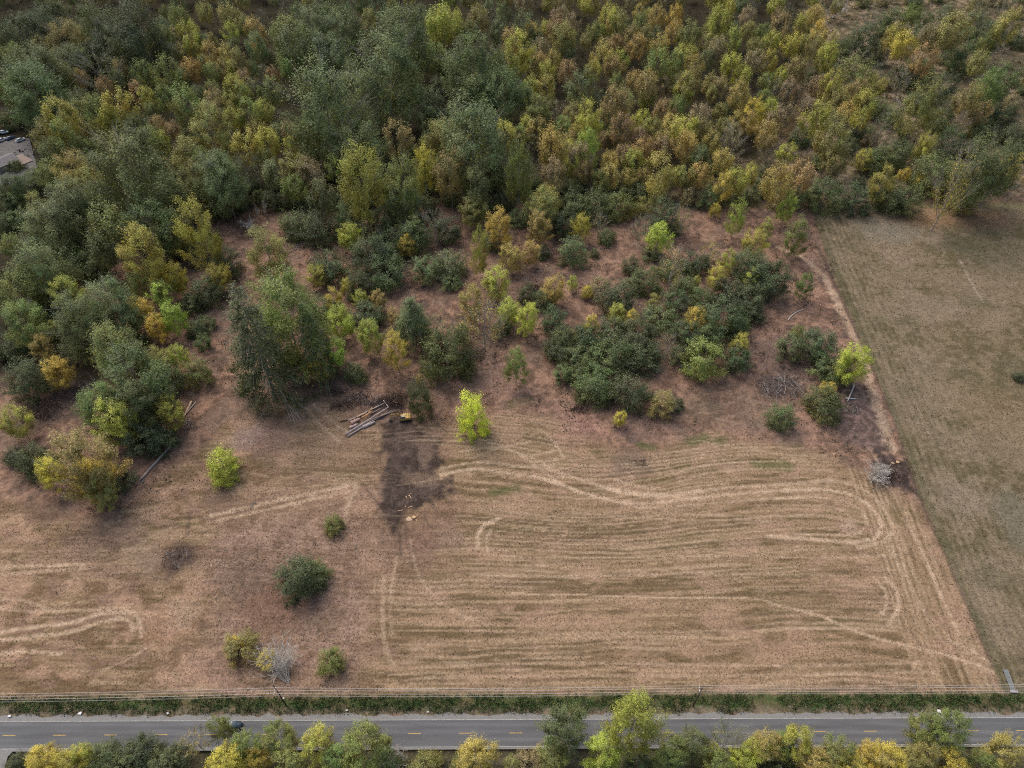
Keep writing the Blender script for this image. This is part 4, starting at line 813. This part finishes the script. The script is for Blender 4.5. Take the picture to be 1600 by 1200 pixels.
log('fallen_log', (268, 697.5), (219, 752), .30, (.30, .27, .25), 'long fallen trunk with brown root end beside the dark bushes', group='fallen logs', lift=.1)
log('fallen_log', (300, 628), (285, 658), .26, (.42, .30, .21), 'tan fallen log lying north of the long fallen trunk', group='fallen logs')
log('fallen_log', (306, 629), (292, 646), .18, (.30, .26, .23), 'grey thin log beside the tan fallen log', group='fallen logs')
log('fallen_log', (1334, 603.5), (1323.5, 629), .20, (.42, .40, .38), 'bleached log beside the round dark bush near the property line', group='fallen logs', lift=.35)
log('fallen_log', (1321, 623), (1338, 624), .20, (.44, .42, .40), 'bleached log crossing under the leaning bleached one', group='fallen logs')
log('fallen_log', (1231, 501), (1258, 483), .15, (.42, .40, .38), 'crooked pale branch lying on bare ground below the dark dome', group='fallen logs', bend=.9)
log('fallen_log', (682, 662), (700, 676), .10, (.10, .075, .06), 'thin dark branch lying between digger and lime tree', group='fallen logs')
# root ball of the long fallen trunk
mb = MB(); c = G(269, 697); rr = np.random.default_rng(4)
for k in range(16):
    a = rr.uniform(0, 6.28); d = np.array([math.cos(a) * .6, math.sin(a) * .6, rr.uniform(-.1, 1.0)]); mb.tube([c + [0, 0, .35], c + d * .8 + [0, 0, .3], c + d * 1.7 + [0, 0, .2]], [.2, .1, .03], 5)
ro = mb.obj('root_ball', M_LOG, None, True); ro.color = (.22, .13, .09, 1)
par = [o for o in bpy.data.objects if o.get('label', '').startswith('long fallen trunk')][0]; ro.parent = par

def brush(px, py, w, h, n, cols, label, seed, squash=.7, leafy=0, name='brush_pile'):
    rr = np.random.default_rng(seed); c = G(px, py); S = []; cc = []; 
    for k in range(n):
        a = rr.uniform(0, 6.28); r = rr.uniform(0, 1) ** .6; x = math.cos(a) * r * w / 2; y = math.sin(a) * r * w / 2 * squash
        z = h * (1 - r * r) * rr.uniform(.2, 1) + .1; L = rr.uniform(.5, 2.2) * (w / 8 + .4); b = rr.uniform(0, 6.28); e = rr.normal(0, .3)
        d = np.array([math.cos(b), math.sin(b), e]) * L / 2; p = np.array([x, y, z]); ra = rr.uniform(.03, .10); m = p + rr.normal(0, .12, 3) * L * .3
        S += [(p - d, m, ra, ra * .8), (m, p + d, ra * .8, ra * .3)]; q = np.array(cols[rr.integers(len(cols))]) * rr.uniform(.7, 1.3); cc += [q] * 8
    for s in range(len(S)):
        S[s] = (np.maximum(S[s][0], [-99, -99, .03]), np.maximum(S[s][1], [-99, -99, .03]), S[s][2], S[s][3])
    V, F = tubes_np(S, 4); o = empty(name, c)
    link(bpy.data.objects.new('branches', mesh_np('branches', V, F, M_STUFF, fcol=np.array(cc))), o)['kind'] = 'stuff'
    if leafy:
        C = rr.normal(size=(leafy, 3)) * [w * .25, w * .25 * squash, h * .3]; C[:, 2] = np.abs(C[:, 2]) + .2
        V, F = leaf_quads(rr, C, rr.normal(size=(leafy, 3)) + [0, 0, .6], .24)
        link(bpy.data.objects.new('dead_leaves', mesh_np('dead_leaves', V, F, M_STUFF, fcol=np.array(cols)[rr.integers(0, len(cols), leafy)] * .7)), o)['kind'] = 'stuff'
    return tag(o, label, 'brush pile', 'heaps of cut brush')
GRY = [(.30, .27, .25), (.18, .15, .135), (.42, .39, .36), (.10, .08, .07)]; BRN = [(.10, .07, .055), (.16, .10, .075), (.06, .045, .04), (.22, .15, .11)]; MIX = GRY + BRN
brush(1222, 607, 17, 2.6, 190, GRY, 'large heap of grey branches above the round olive bush by the property line', 1)
brush(617, 627, 9.5, 2.8, 170, BRN, 'dark brown brush heap between the log stack and the narrow evergreen', 2, .8, 900)
brush(590, 630, 8, 1.2, 80, MIX, 'low grey-green brush strewn behind the log stack', 3, .6, 150)
brush(558, 624, 9, 1.4, 90, MIX, 'tangled brush heap just north-west of the log stack', 4, .7, 200)
brush(535, 634, 9, 1.3, 80, BRN, 'low dark brush heap at the yard edge west of the logs', 5, .6, 200)
brush(524, 613, 7, 1.2, 60, BRN, 'small dark brush heap in front of the yellow-leaved trees', 6, .6, 160)
brush(65, 645, 15, 2.0, 170, BRN, 'broad dark brush heap between the gold tree and the yellow-green one', 7, .8, 500)
brush(275, 872, 8, .8, 90, MIX, 'flat heap of pale sticks on dark soil in the field', 8, .9)
brush(291, 664, 6, 1.2, 70, GRY, 'brush heap around the tan fallen log', 9, .9)
brush(1390, 742, 7, 1.0, 80, BRN, 'dark debris heap below the second stump at the property line', 10, .8, 300)
brush(838, 452, 10, 1.6, 90, BRN, 'dark brush heap under the domed golden tree on bare ground', 11, .6, 350)
brush(738, 558, 9, 1.6, 90, BRN, 'brown brush heap at the foot of the shaggy cedar', 12, .7, 300)
brush(905, 640, 7, .9, 60, BRN, 'low brown brush heap in front of the thicket corner', 13, .6, 160)
brush(1378, 402, 1.5, .3, 8, GRY, 'tiny pale stick heap lying in the hay field', 14)
brush(465, 385, 9, .9, 60, GRY, 'pale branches scattered above the dark bush on the cleared ground', 15, .5)
brush(1330, 640, 7, 1.0, 60, GRY, 'grey twigs lying beside the round dark bush near the bleached logs', 16, .8)
brush(1067, 470, 6, 1.6, 60, [(.5, .49, .48), (.4, .38, .36)], 'white bleached branches in the middle of the dark thicket', 17, .7)
brush(218, 752, 3.5, .8, 34, GRY, 'small grey twig heap at the thin end of the long fallen trunk', 18, .8)
brush(1002, 722, 4, .5, 30, BRN, 'tiny dark twig heap in the mown bay below the thicket', 19, .8)
brush(395, 790, 3, .4, 16, GRY, 'few pale sticks west of the dark soil patch', 20)

# grey leafless shrubs
def bare(px, py, wm, hm, label, seed, lean=(0, 0), n=12, colour=None, levels=4, up=.9, spread=.8, r0=.016):
    o = link(bpy.data.objects.new('leafless_shrub', mesh_np('leafless_shrub', *bare_plant(seed, spread=spread, first=n, lean=lean, levels=levels, up=up, r0=r0), M_DEAD, True)))
    o.location = G(px, py, -.05); o.scale = (wm, wm, hm); return tag(o, label, 'bush', 'leafless grey shrubs')
bare(1366, 748, 8.5, 7, 'hazy grey leafless shrub beside the second stump', 301, n=26, levels=4)
bare(1372, 742, 6.5, 6, 'finer grey shrub merging with the hazy one by the second stump', 302, n=22, levels=4)
bare(449, 1066, 16, 13, 'silver leafless bush leaning over by the first power pole', 303, lean=(-.42, .62), n=30, up=.55, spread=.35, r0=.006)
bare(622, 1196, 5.5, 8, 'small white leafless tree standing at the south ditch', 304, n=9)
bare(480, 893, 5, 3.5, 'pale twiggy shrub under the dark thorn bush', 305, n=10)
bare(1298, 12, 12, 9, 'white dead tree at the far end of the scrub', 306, n=12, up=.5)
bare(416, 338, 5, 12, 'bleached dead snag at the wood edge above the bare ground', 307, n=5, up=1.6, spread=.3)
bare(405, 340, 5, 9, 'shorter bleached snag leaning beside the taller snag', 308, n=5, up=1.6, spread=.3)
bare(538, 338, 5, 10, 'pale broken snag before the wood between dark bushes', 309, n=5, up=1.6, spread=.3)
bare(945, 285, 6, 19, 'white forked dead trunk standing in the wood front gap', 310, n=4, up=2.2, spread=.25)
bare(872, 545, 5, 5, 'grey leafless bush at the thicket west foot', 311, n=10)
bare(915, 305, 5, 4, 'ashen leafless bush before the front of the wood', 312, n=10)

# ------------------------------------------------------------------ stumps and split wood
M_CUT = basic('fresh_cut_wood', (.62, .40, .22), .8, .2, 3)
M_DUST = basic('sawdust', (.50, .37, .25), .95, .3, 2)
def stump(px, py, r, h, label):
    c = G(px, py); o = empty('tree_stump', c); rr = np.random.default_rng(int(px))
    mb = MB(); n = 14; V = []
    rad = r * (1 + .18 * np.sin(np.arange(n) * 1.9) + rr.normal(0, .06, n))
    for z, k in ((-.1, 1.45), (.18, 1.12), (h, 1.0)):
        for i in range(n): a = i * 2 * math.pi / n; V.append((math.cos(a) * rad[i] * k, math.sin(a) * rad[i] * k * .8, z))
    F = [[j * n + i, j * n + (i + 1) % n, (j + 1) * n + (i + 1) % n, (j + 1) * n + i] for j in range(2) for i in range(n)]
    mb.add(V, F); b = mb.obj('bark', M_LOG, o, True); b.color = (.20, .14, .10, 1)
    mb = MB(); mb.add([(x * .96, y * .96, h + .004) for x, y, z in V[-n:]], [list(range(n))]); mb.obj('cut_face', M_CUT, o)
    return tag(o, label, 'stump', 'fresh stumps')
stump(647, 809, .62, .45, 'fresh orange-topped stump at the foot of the dark soil patch')
stump(1402, 723, .58, .4, 'fresh tan stump on dark soil beside the property line')
def dust(px, py, rx, ry, label, seed):
    rr = np.random.default_rng(seed); c = G(px, py); n = 30; V = [(0, 0, .16)]; 
    for ring, zz in ((.55, .10), (1.0, .0)):
        for i in range(n):
            a = i * 2 * math.pi / n; k = ring * (1 + rr.normal(0, .10)); V.append((math.cos(a) * rx * k, math.sin(a) * ry * k, zz))
    F = [[1 + i, 1 + (i + 1) % n, n + 1 + (i + 1) % n, n + 1 + i][::-1] for i in range(n)] + [[0, 1 + i, 1 + (i + 1) % n] for i in range(n)]
    mb = MB(); mb.add(V, F); o = mb.obj('sawdust_heap', M_DUST, None, True); o.location = c + [0, 0, .03]; return tag(o, label, 'sawdust')
dust(639.5, 811, .95, .75, 'pale sawdust heap touching the fresh orange-topped stump', 1)
dust(1396, 724, .8, .45, 'pale sawdust heap beside the tan stump by the property line', 2)
for k, (x, y, L, a, lab) in enumerate([(641, 776, 1.6, 2.1, 'long pale split of wood, highest on the dark soil'), (635, 777, 1.0, 1.7, 'short pale split left of the long pale one'), (641, 792, 1.1, .4, 'crooked pale wood scrap in the middle of the dark soil'), (634, 791.5, .6, 1.0, 'tiny pale wood scrap west of the crooked scrap'), (625, 798, 1.5, .1, 'flat tan wood piece on the dark soil near the stump'), (652, 806, 1.2, 1.2, 'pale splinter lying just east of the orange-topped stump'), (651, 813, .9, 2.2, 'pale chip below the orange-topped stump'), (1391, 727, 1.2, .5, 'pale splinter between the tan stump and grey shrub')]):
    mb = MB(); mb.box((0, 0, 0), (L, .22, .14), taper=.7); mb.box((L * .3, .12, .02), (L * .5, .12, .1), rz=.5)
    o = mb.obj('split_wood', M_CUT); o.location = G(x, y, .13); o.rotation_euler = (0, .05, a); tag(o, lab, 'wood scrap', 'split wood on the soil')

# ------------------------------------------------------------------ digger
M_YEL = basic('yellow_paint', (.50, .33, .10), .45, .12, 2); M_BLK = basic('black_rubber', (.025, .025, .028), .8, .2, 5); M_GLS = basic('dark_glass', (.10, .15, .19), .12, .05, 1, spec=.6)
M_STL = basic('dirty_steel', (.10, .085, .075), .6, .3, 4); M_GREY = basic('grey_paint', (.30, .33, .36), .5, .15, 2)
dg = empty('excavator', G(632, 655.5), R(190)); dg.scale = (.95, .95, .95)      # local +x: towards the bucket
for sy in (-1, 1):
    mb = MB(); pr = [(-1.5, .1), (-1.65, .4), (-1.5, .72), (1.5, .72), (1.65, .4), (1.5, .1)]; mb.prism(pr, sy * 1.0 - .24, sy * 1.0 + .24)
    t = mb.obj('crawler_track', M_BLK, dg)
    mb = MB()
    for k in range(13): mb.box((-1.5 + k * .25, sy * 1.0, .745), (.12, .54, .05))
    mb.obj('track_pad', M_STL, t)
mb = MB(); mb.box((0, 0, .55), (1.7, 1.6, .4)); mb.box((0, 0, .82), (1.0, 1.0, .14)); mb.obj('undercarriage', M_STL, dg)
mb = MB(); mb.prism([(-1.9, .92), (-1.95, 1.7), (-1.5, 1.95), (.3, 1.95), (.3, 1.55), (1.15, 1.5), (1.15, .92)], -1.2, 1.2); mb.box((-.6, -.55, 2.02), (1.0, .9, .14)); mb.obj('engine_house', M_YEL, dg)
mb = MB(); mb.prism([(-2.15, .95), (-2.3, 1.35), (-2.1, 1.72), (-1.9, 1.72), (-1.9, .95)], -1.22, 1.22); mb.obj('counterweight', M_YEL, dg)
mb = MB(); mb.tube([(-.9, -.7, 2.0), (-.9, -.7, 2.45)], .07, 8); mb.obj('exhaust_pipe', M_STL, dg)
mb = MB(); mb.prism([(-.35, 1.5), (-.35, 2.75), (.75, 2.75), (1.15, 2.1), (1.15, 1.3), (.9, 1.2), (-.35, 1.2)], .25, 1.15); cab = mb.obj('cab', M_YEL, dg)
mb = MB(); mb.box((.25, .7, 2.77), (.8, .66, .03)); mb.prism([(-.2, 1.75), (-.2, 2.6), (.65, 2.6), (1.0, 2.05), (1.0, 1.75)], 1.16, 1.175); mb.prism([(.80, 2.68), (.83, 2.70), (1.2, 2.12), (1.18, 2.08)], .32, 1.08); mb.obj('window', M_GLS, cab)
mb = MB(); mb.prism([(.9, 1.35), (1.6, 2.9), (2.4, 3.55), (3.9, 3.1), (3.85, 2.8), (2.5, 3.15), (1.9, 2.6), (1.25, 1.3)], -.42, -.08); mb.obj('boom', M_YEL, dg)
mb = MB(); mb.tube([(1.5, -.5, 1.5), (2.1, -.5, 2.75)], .08, 8); mb.tube([(1.5, 0, 1.5), (2.1, 0, 2.75)], .08, 8); mb.tube([(2.3, -.25, 3.6), (3.9, -.25, 3.45)], .08, 8); mb.obj('hydraulic_ram', M_STL, dg)
mb = MB(); mb.prism([(3.7, 3.4), (4.1, 3.4), (4.95, 1.2), (4.75, 1.05), (3.75, 2.8)], -.38, -.12); mb.obj('stick', M_YEL, dg)
mb = MB(); mb.prism([(4.6, 1.25), (5.05, 1.2), (5.2, .7), (4.9, .25), (4.35, .15), (4.1, .35), (4.5, .45), (4.7, .75)], -.75, .25)
for k in range(5): mb.box((4.08, -.68 + k * .22, .32), (.22, .08, .06))
mb.obj('bucket', M_STL, dg)
tag(dg, 'small yellow excavator with its arm bent down beside the log stack', 'excavator')

# ------------------------------------------------------------------ car on the road
M_CAR = basic('dark_blue_grey_paint', (.035, .055, .07), .22, .05, 1, metal=.3, spec=.7); M_TRIM = basic('silver_trim', (.45, .47, .50), .3, .05, 1, metal=.5)
M_LAMP = basic('lamp_glass', (.7, .72, .72), .15, .05, 1); M_RED = basic('red_lamp_glass', (.35, .02, .015), .2, .05, 1)
def loft(mb, secs, mi=0):
    """sections (x, half width, z0, z1, half width at top) joined into a shell"""
    V = []
    for x, w0, z0, z1, w1 in secs: V += [(x, -w0, z0), (x, -w0 * 1.02, (z0 * .55 + z1 * .45)), (x, -w1, z1), (x, w1, z1), (x, w0 * 1.02, (z0 * .55 + z1 * .45)), (x, w0, z0)]
    F = []; n = len(secs)
    for i in range(n - 1):
        for k in range(6): F.append([i * 6 + k, i * 6 + (k + 1) % 6, (i + 1) * 6 + (k + 1) % 6, (i + 1) * 6 + k][::-1])
    F.append([0, 1, 2, 3, 4, 5]); F.append([(n - 1) * 6 + k for k in range(6)][::-1]); mb.add(V, F, mi)
def make_car(loc, rz, paint, roof, label, name='parked_car', s=1.0):
    c = empty(name, loc, rz); c.scale = (s, s, s)
    mb = MB(); loft(mb, [(-2.3, .70, .38, .82, .66), (-2.22, .84, .28, .96, .76), (-1.4, .90, .22, 1.02, .82), (0, .91, .22, 1.0, .84), (1.1, .90, .22, .98, .82), (1.9, .86, .25, .86, .74), (2.25, .72, .34, .72, .60)]); mb.obj('body', paint, c, True)
    mb = MB(); loft(mb, [(-1.95, .72, .98, 1.0, .70), (-1.45, .74, .98, 1.42, .60), (-.9, .76, .98, 1.52, .62), (.2, .76, .98, 1.50, .62), (.55, .75, .97, 1.40, .60), (1.25, .70, .95, .98, .68)]); mb.obj('window', M_GLS, c, True)
    mb = MB(); loft(mb, [(-1.42, .60, 1.425, 1.46, .58), (-.9, .62, 1.515, 1.55, .59), (.2, .62, 1.495, 1.53, .59), (.42, .60, 1.44, 1.475, .58)]); rf = mb.obj('roof', roof, c, True)
    mb = MB()
    for sy in (-1, 1): mb.tube([(-1.35, sy * .56, 1.52), (-.8, sy * .57, 1.60), (.3, sy * .57, 1.56)], .025, 5)
    mb.obj('roof_rail', M_TRIM, rf)
    for x in (-1.38, 1.38):
        for sy in (-1, 1):
            mb = MB(); mb.tube([(x, sy * .72, .33), (x, sy * .92, .33)], .33, 16); wh = mb.obj('wheel', M_BLK, c)
            mb = MB(); mb.tube([(x, sy * .90, .33), (x, sy * .935, .33)], .2, 10); mb.obj('rim', M_TRIM, wh)
    for sy in (-1, 1):
        mb = MB(); mb.box((2.14, sy * .58, .66), (.24, .26, .12), rz=-sy * .35); mb.obj('headlight', M_LAMP, c)
        mb = MB(); mb.box((-2.27, sy * .60, .80), (.08, .22, .14)); mb.obj('tail_light', M_RED, c)
        mb = MB(); mb.box((.75, sy * 1.0, 1.02), (.16, .2, .12)); mb.obj('door_mirror', paint, c)
    return tag(c, label, 'car')
make_car(G(363.5, 1134.5, .006), R(.3), M_CAR, basic('blue_grey_roof_paint', (.24, .31, .36), .3, .05, 1, spec=.6), 'dark blue-grey car driving on the road, half hidden by a pale green tree', 'car', 1.05)

# ------------------------------------------------------------------ power line
M_POLE = basic('tarred_wood', (.11, .085, .065), .9, .3, 2); M_WIRE = basic('aluminium_wire', (.58, .56, .53), .6, .05, 1); M_INS = basic('porcelain', (.55, .55, .52), .3, .05, 1)
ATT = {}
def pole(key, base, wires, label, top=12.6):
    """wires: pixels (x, y, height) of its attachment points"""
    b = G(*base); o = empty('utility_pole', b); A = [G(x, y, z) for x, y, z in wires]; ATT[key] = A
    mb = MB(); mb.tube([(0, 0, -.2), (0, 0, 6), (0, 0, top)], [.19, .16, .12], 10); mb.obj('pole', M_POLE, o, True)
    L = [a - b for a in A[:3]]; z = L[0][2] - .2; m0, m1 = L[0], L[2]
    mb = MB(); d = m1 - m0; d[2] = 0; u = d / np.linalg.norm(d); p0 = m0 - u * .25; p1 = m1 + u * .25
    mid = (p0 + p1) / 2; mb.box((mid[0], mid[1], z), (np.linalg.norm(p1 - p0), .13, .15), rz=math.atan2(u[1], u[0])); mb.obj('crossarm', M_DEAD, o)
    for l in L:
        mb = MB(); mb.tube([(l[0], l[1], z + .06), (l[0], l[1], z + .22)], [.08, .05], 8); mb.obj('insulator', M_INS, o)
    mb = MB()
    mb.tube([(0, 0, z - .9), (p0[0], p0[1], z - .05)], .03, 4); mb.tube([(0, 0, z - .9), (p1[0], p1[1], z - .05)], .03, 4); mb.tube([(0, 0, z - .05), (mid[0], mid[1], z - .05)], .05, 4); mb.obj('brace', M_STL, o)
    tag(o, label, 'utility pole', 'poles of the roadside power line')
pole('a', (446.5, 1101), [(429.8, 1074.6, 12.5), (428.6, 1078.6, 12.5), (427.4, 1083.6, 12.5), (431, 1087.3, 10.8)], 'dark leaning-looking power pole near the silver leafless bush')
pole('b', (1083, 1103), [(1092.8, 1071.2, 12.5), (1093, 1074.8, 12.5), (1093.2, 1079.6, 12.5), (1091.5, 1083, 10.8)], 'brown power pole on the verge east of the largest roadside tree')
ATT['w'] = [G(-260, y, z) for y, z in ((1086, 12.5), (1090, 12.5), (1094.5, 12.5), (1098, 10.8))]
ATT['e'] = [G(1790, y, z) for y, z in ((1066, 12.5), (1069.5, 12.5), (1074.5, 12.5), (1078, 10.8))]
WN = ['field-side', 'middle', 'road-side', 'lower thin']
for j in range(4):
    mb = MB(); first = True
    for p, q in (('w', 'a'), ('a', 'b'), ('b', 'e')):
        a, b = ATT[p][j], ATT[q][j]; t = np.linspace(0, 1, 17)
        pts = a[None] * (1 - t)[:, None] + b[None] * t[:, None]; pts[:, 2] -= 4 * 1.1 * t * (1 - t) * (1.15 if j == 3 else 1); pts[:, 2] += .03
        mb.tube(pts if first else pts, .042 if j < 3 else .03, 4); first = False
    tag(mb.obj('power_cable', M_WIRE), f'{WN[j]} cable of the power line running along the road', 'cable', 'cables of the roadside power line')

# ------------------------------------------------------------------ grey plank crossing by the field corner
M_PLK = basic('grey_old_planks', None, .85, .25, 2, objcol=True)
o = empty('plank_bridge', G(1577.5, 1065), 0); A = G(1569.5, 1046) - G(1577.5, 1065); B = G(1583, 1083) - G(1577.5, 1065); d = (B - A); Lb = np.linalg.norm(d); u = d / Lb; v = np.array([-u[1], u[0], 0])
for k in range(4):
    c = (A + B) / 2 + v * (k - 1.5) * .31; mb = MB(); mb.box((0, 0, 0), (Lb - (k % 2) * .3, .27, .09)); p = mb.obj('plank', M_PLK, o); g = (.20, .22, .205, .24)[k]
    p.color = (g * .92, g * 1.0, g * .98, 1); p.location = (c[0], c[1], .38 + .015 * (k % 2)); p.rotation_euler = (0, 0, math.atan2(u[1], u[0]))
for t in (.12, .5, .86):
    c = A + d * t; mb = MB(); mb.box((0, 0, 0), (.3, 1.5, .22)); p = mb.obj('crosspiece', M_PLK, o); p.color = (.09, .09, .085, 1); p.location = (c[0], c[1], .20); p.rotation_euler = (0, 0, math.atan2(u[1], u[0]))
c = B - u * .25; mb = MB(); mb.box((0, 0, 0), (.5, 1.9, .12)); p = mb.obj('end_board', M_PLK, o); p.color = (.36, .34, .36, 1); p.location = (c[0], c[1], .50); p.rotation_euler = (0, 0, math.atan2(u[1], u[0]))
tag(o, 'long narrow grey plank crossing at the corner where paths meet the road verge', 'plank bridge')

# ------------------------------------------------------------------ litter on the shoulder
M_WHT = basic('white_plastic', (.75, .75, .74), .6, .1, 3)
for x, y, s, lab in [(125, 1114.5, .75, 'white crumpled bag on the road shoulder, largest scrap there'), (15, 1119, .6, 'white scrap of litter lying at the far west shoulder'), (262, 1114.5, .5, 'white scrap in the verge weeds west of the dark car'), (542, 1110, .45, 'white scrap in the weeds below the orange road tree gap'), (669, 1112.5, .35, 'tiny white scrap on the verge before the road centre'), (1467, 1111.5, .7, 'white crumpled bag on the shoulder west of the plank crossing'), (1441, 1111.5, .35, 'tiny white scrap beside the eastern crumpled bag'), (443.5, 1091, .4, 'white scrap in the weeds beside the dark power pole'), (817, 1188, .5, 'pale stone or bag in the south ditch')]:
    mb = MB(); rr = np.random.default_rng(int(x)); 
    V = rr.normal(0, .3, (8, 3)); q = np.array([[-1, -1, -1], [1, -1, -1], [1, 1, -1], [-1, 1, -1], [-1, -1, 1], [1, -1, 1], [1, 1, 1], [-1, 1, 1]]) * [.5, .4, .25] + V * .3
    mb.add(q * s, [[0, 3, 2, 1], [4, 5, 6, 7], [0, 1, 5, 4], [1, 2, 6, 5], [2, 3, 7, 6], [3, 0, 4, 7]]); o = mb.obj('litter', M_WHT); o.location = G(x, y, .15); tag(o, lab, 'litter', 'white litter by the road')

# ------------------------------------------------------------------ house and yard at the photograph's west side
M_SHG = basic('grey_shingles', (.19, .18, .185), .9, .25, 1.5); M_DECK = basic('worn_deck', (.30, .24, .205), .85, .25, 1.5); M_WALL = basic('beige_siding', (.38, .34, .29), .8, .15, 1)
hs = empty('house', G(6, 262), R(52))
mb = MB(); mb.box((0, 0, 1.5), (12.5, 9, 3.0)); mb.obj('wall', M_WALL, hs)
mb = MB(); mb.prism([(-5.2, 2.9), (-5.2, 3.1), (0, 4.7), (5.2, 3.1), (5.2, 2.9), (0, 4.45)], -7, 7); r_ = mb.obj('roof', M_SHG, hs); r_.rotation_euler = (0, 0, R(90))
mb = MB(); mb.box((2.5, 1.2, 4.9), (.7, .7, 1.3)); mb.obj('chimney', M_WALL, r_)
for k in (-4, 0, 4):
    mb = MB(); mb.box((k, -4.53, 1.6), (1.3, .08, 1.2)); wn = mb.obj('window', M_WALL, hs); mb = MB(); mb.box((k, -4.58, 1.6), (1.1, .04, 1.0)); mb.obj('pane', M_GLS, wn)
mb = MB(); mb.box((6.6, 3.4, .0), (.1, .1, .1)); 
mb = MB()
for k in range(26): mb.box((9.2, -5.5 + k * .42, .62), (5.6, .39, .07))
mb.box((9.2, -.2, .3), (5.4, 10.6, .5)); mb.obj('deck', M_DECK, hs)
tag(hs, 'house with grey roof and brown deck showing through the trees at the photo edge', 'house')
yd = mesh_np('yard', [G(x, y, .3) for x, y in ((-80, 216), (46, 216), (50, 232), (58, 262), (40, 285), (-80, 290))], [[5, 4, 3, 2, 1, 0]], basic('yard_gravel', (.135, .13, .13), .9, .35, .6)); tag(link(bpy.data.objects.new('yard', yd)), kind='structure')
M_WC = basic('white_car_paint', (.62, .64, .66), .3, .05, 1); M_BC = basic('navy_car_paint', (.03, .05, .13), .25, .05, 1, spec=.7)
make_car(G(4, 220, .31), R(60), M_WC, M_WC, 'white parked car in the yard at the photo edge, cut by the frame')
make_car(G(17, 217, .31), R(58), M_BC, M_BC, 'navy blue parked car between two white ones in the yard')
make_car(G(33, 220, .31), R(48), M_WC, M_WC, 'white parked car nearest the trees in the yard')
make_car(G(7, 208, .31), R(20), M_WC, M_TRIM, 'pale silver-roofed parked car behind the row in the yard')

# ------------------------------------------------------------------ labels: say which plant, by look, place and neighbours
def zone(c):
    x, y, g = c['x'], c['y'], c['group'] or ''
    if 'south side' in g: return ['west end of the roadside row', 'roadside row west of centre', 'roadside row east of centre', 'east end of the roadside row'][min(3, int(x // 400))]
    col_ = ['far west', 'west', 'centre', 'east', 'far east'][min(4, max(0, int(x // 320)))]
    if 'mown field' in g: return 'mown field'
    if 'hay' in g: return 'hay field'
    if 'scrub' in g: return 'far scrub' if y < 130 else 'near scrub'
    if 'cleared' in g: return ('back' if y < 390 else 'middle' if y < 500 else 'front') + ' of the clearing ' + col_
    if 'beside the field' in g: return ('back' if y < 440 else 'middle' if y < 580 else 'front') + ' of the side wood'
    return ('back' if y < 70 else 'middle' if y < 165 else 'front') + ' of the wood ' + col_
def kindword(c): return {'D': 'bush', 'B': 'leafless bush', 'F': 'conifer', 'C': 'big tree', 'S': 'sparse tree'}.get(c['t'], 'tree')
def size(c):
    h = c['h']; t = c['t']
    if t in 'DB': return 'small ' if c['w'] < 26 else 'wide ' if c['w'] > 46 else ''
    return 'small ' if c['w'] < 25 else 'large ' if c['w'] > 42 else ''
used = {o.get('label') for o in bpy.data.objects if o.get('label')}
XY = np.array([(c['x'], c['y']) for c in CATALOG])
def short(c): return CNAME[c['c']]
for i, c in enumerate(CATALOG):
    if c['label']: continue
    d = XY - XY[i]; dist = np.hypot(d[:, 0], d[:, 1]); dist[i] = 1e9
    near = np.argsort(dist)[:9]
    def rel(j):
        dx, dy = d[j]
        return ('east of' if dx < 0 else 'west of') if abs(dx) > abs(dy) else ('before' if dy < 0 else 'behind')
    stem_ = f"{size(c)}{CNAME[c['c']]} {kindword(c)}, {zone(c)}"
    done = False; opts = [(near[a],) for a in range(9)] + [(near[a], near[b]) for a in range(8) for b in range(a + 1, 8)] + [(near[a],) for a in range(9)]
    for op in opts:
        parts = []
        for j in op: parts.append(f"{rel(j)} {'a' if len(parts) == 0 else ''} {short(CATALOG[j])} {'bush' if CATALOG[j]['t'] in 'DB' else 'one' if len(parts) else 'tree'}".replace('  ', ' '))
        L = stem_ + ', ' + ', '.join(parts); L = L.replace('a olive', 'an olive')
        if len(L.replace('-', 'x').split()) > 16 or L in used: continue
        done = True; break
    if not done:                       # a plant nothing sets apart from another is left out
        for ch in list(c['o'].children): bpy.data.objects.remove(ch)
        bpy.data.objects.remove(c['o']); c['o'] = None; continue
    c['o']['label'] = L; used.add(L)
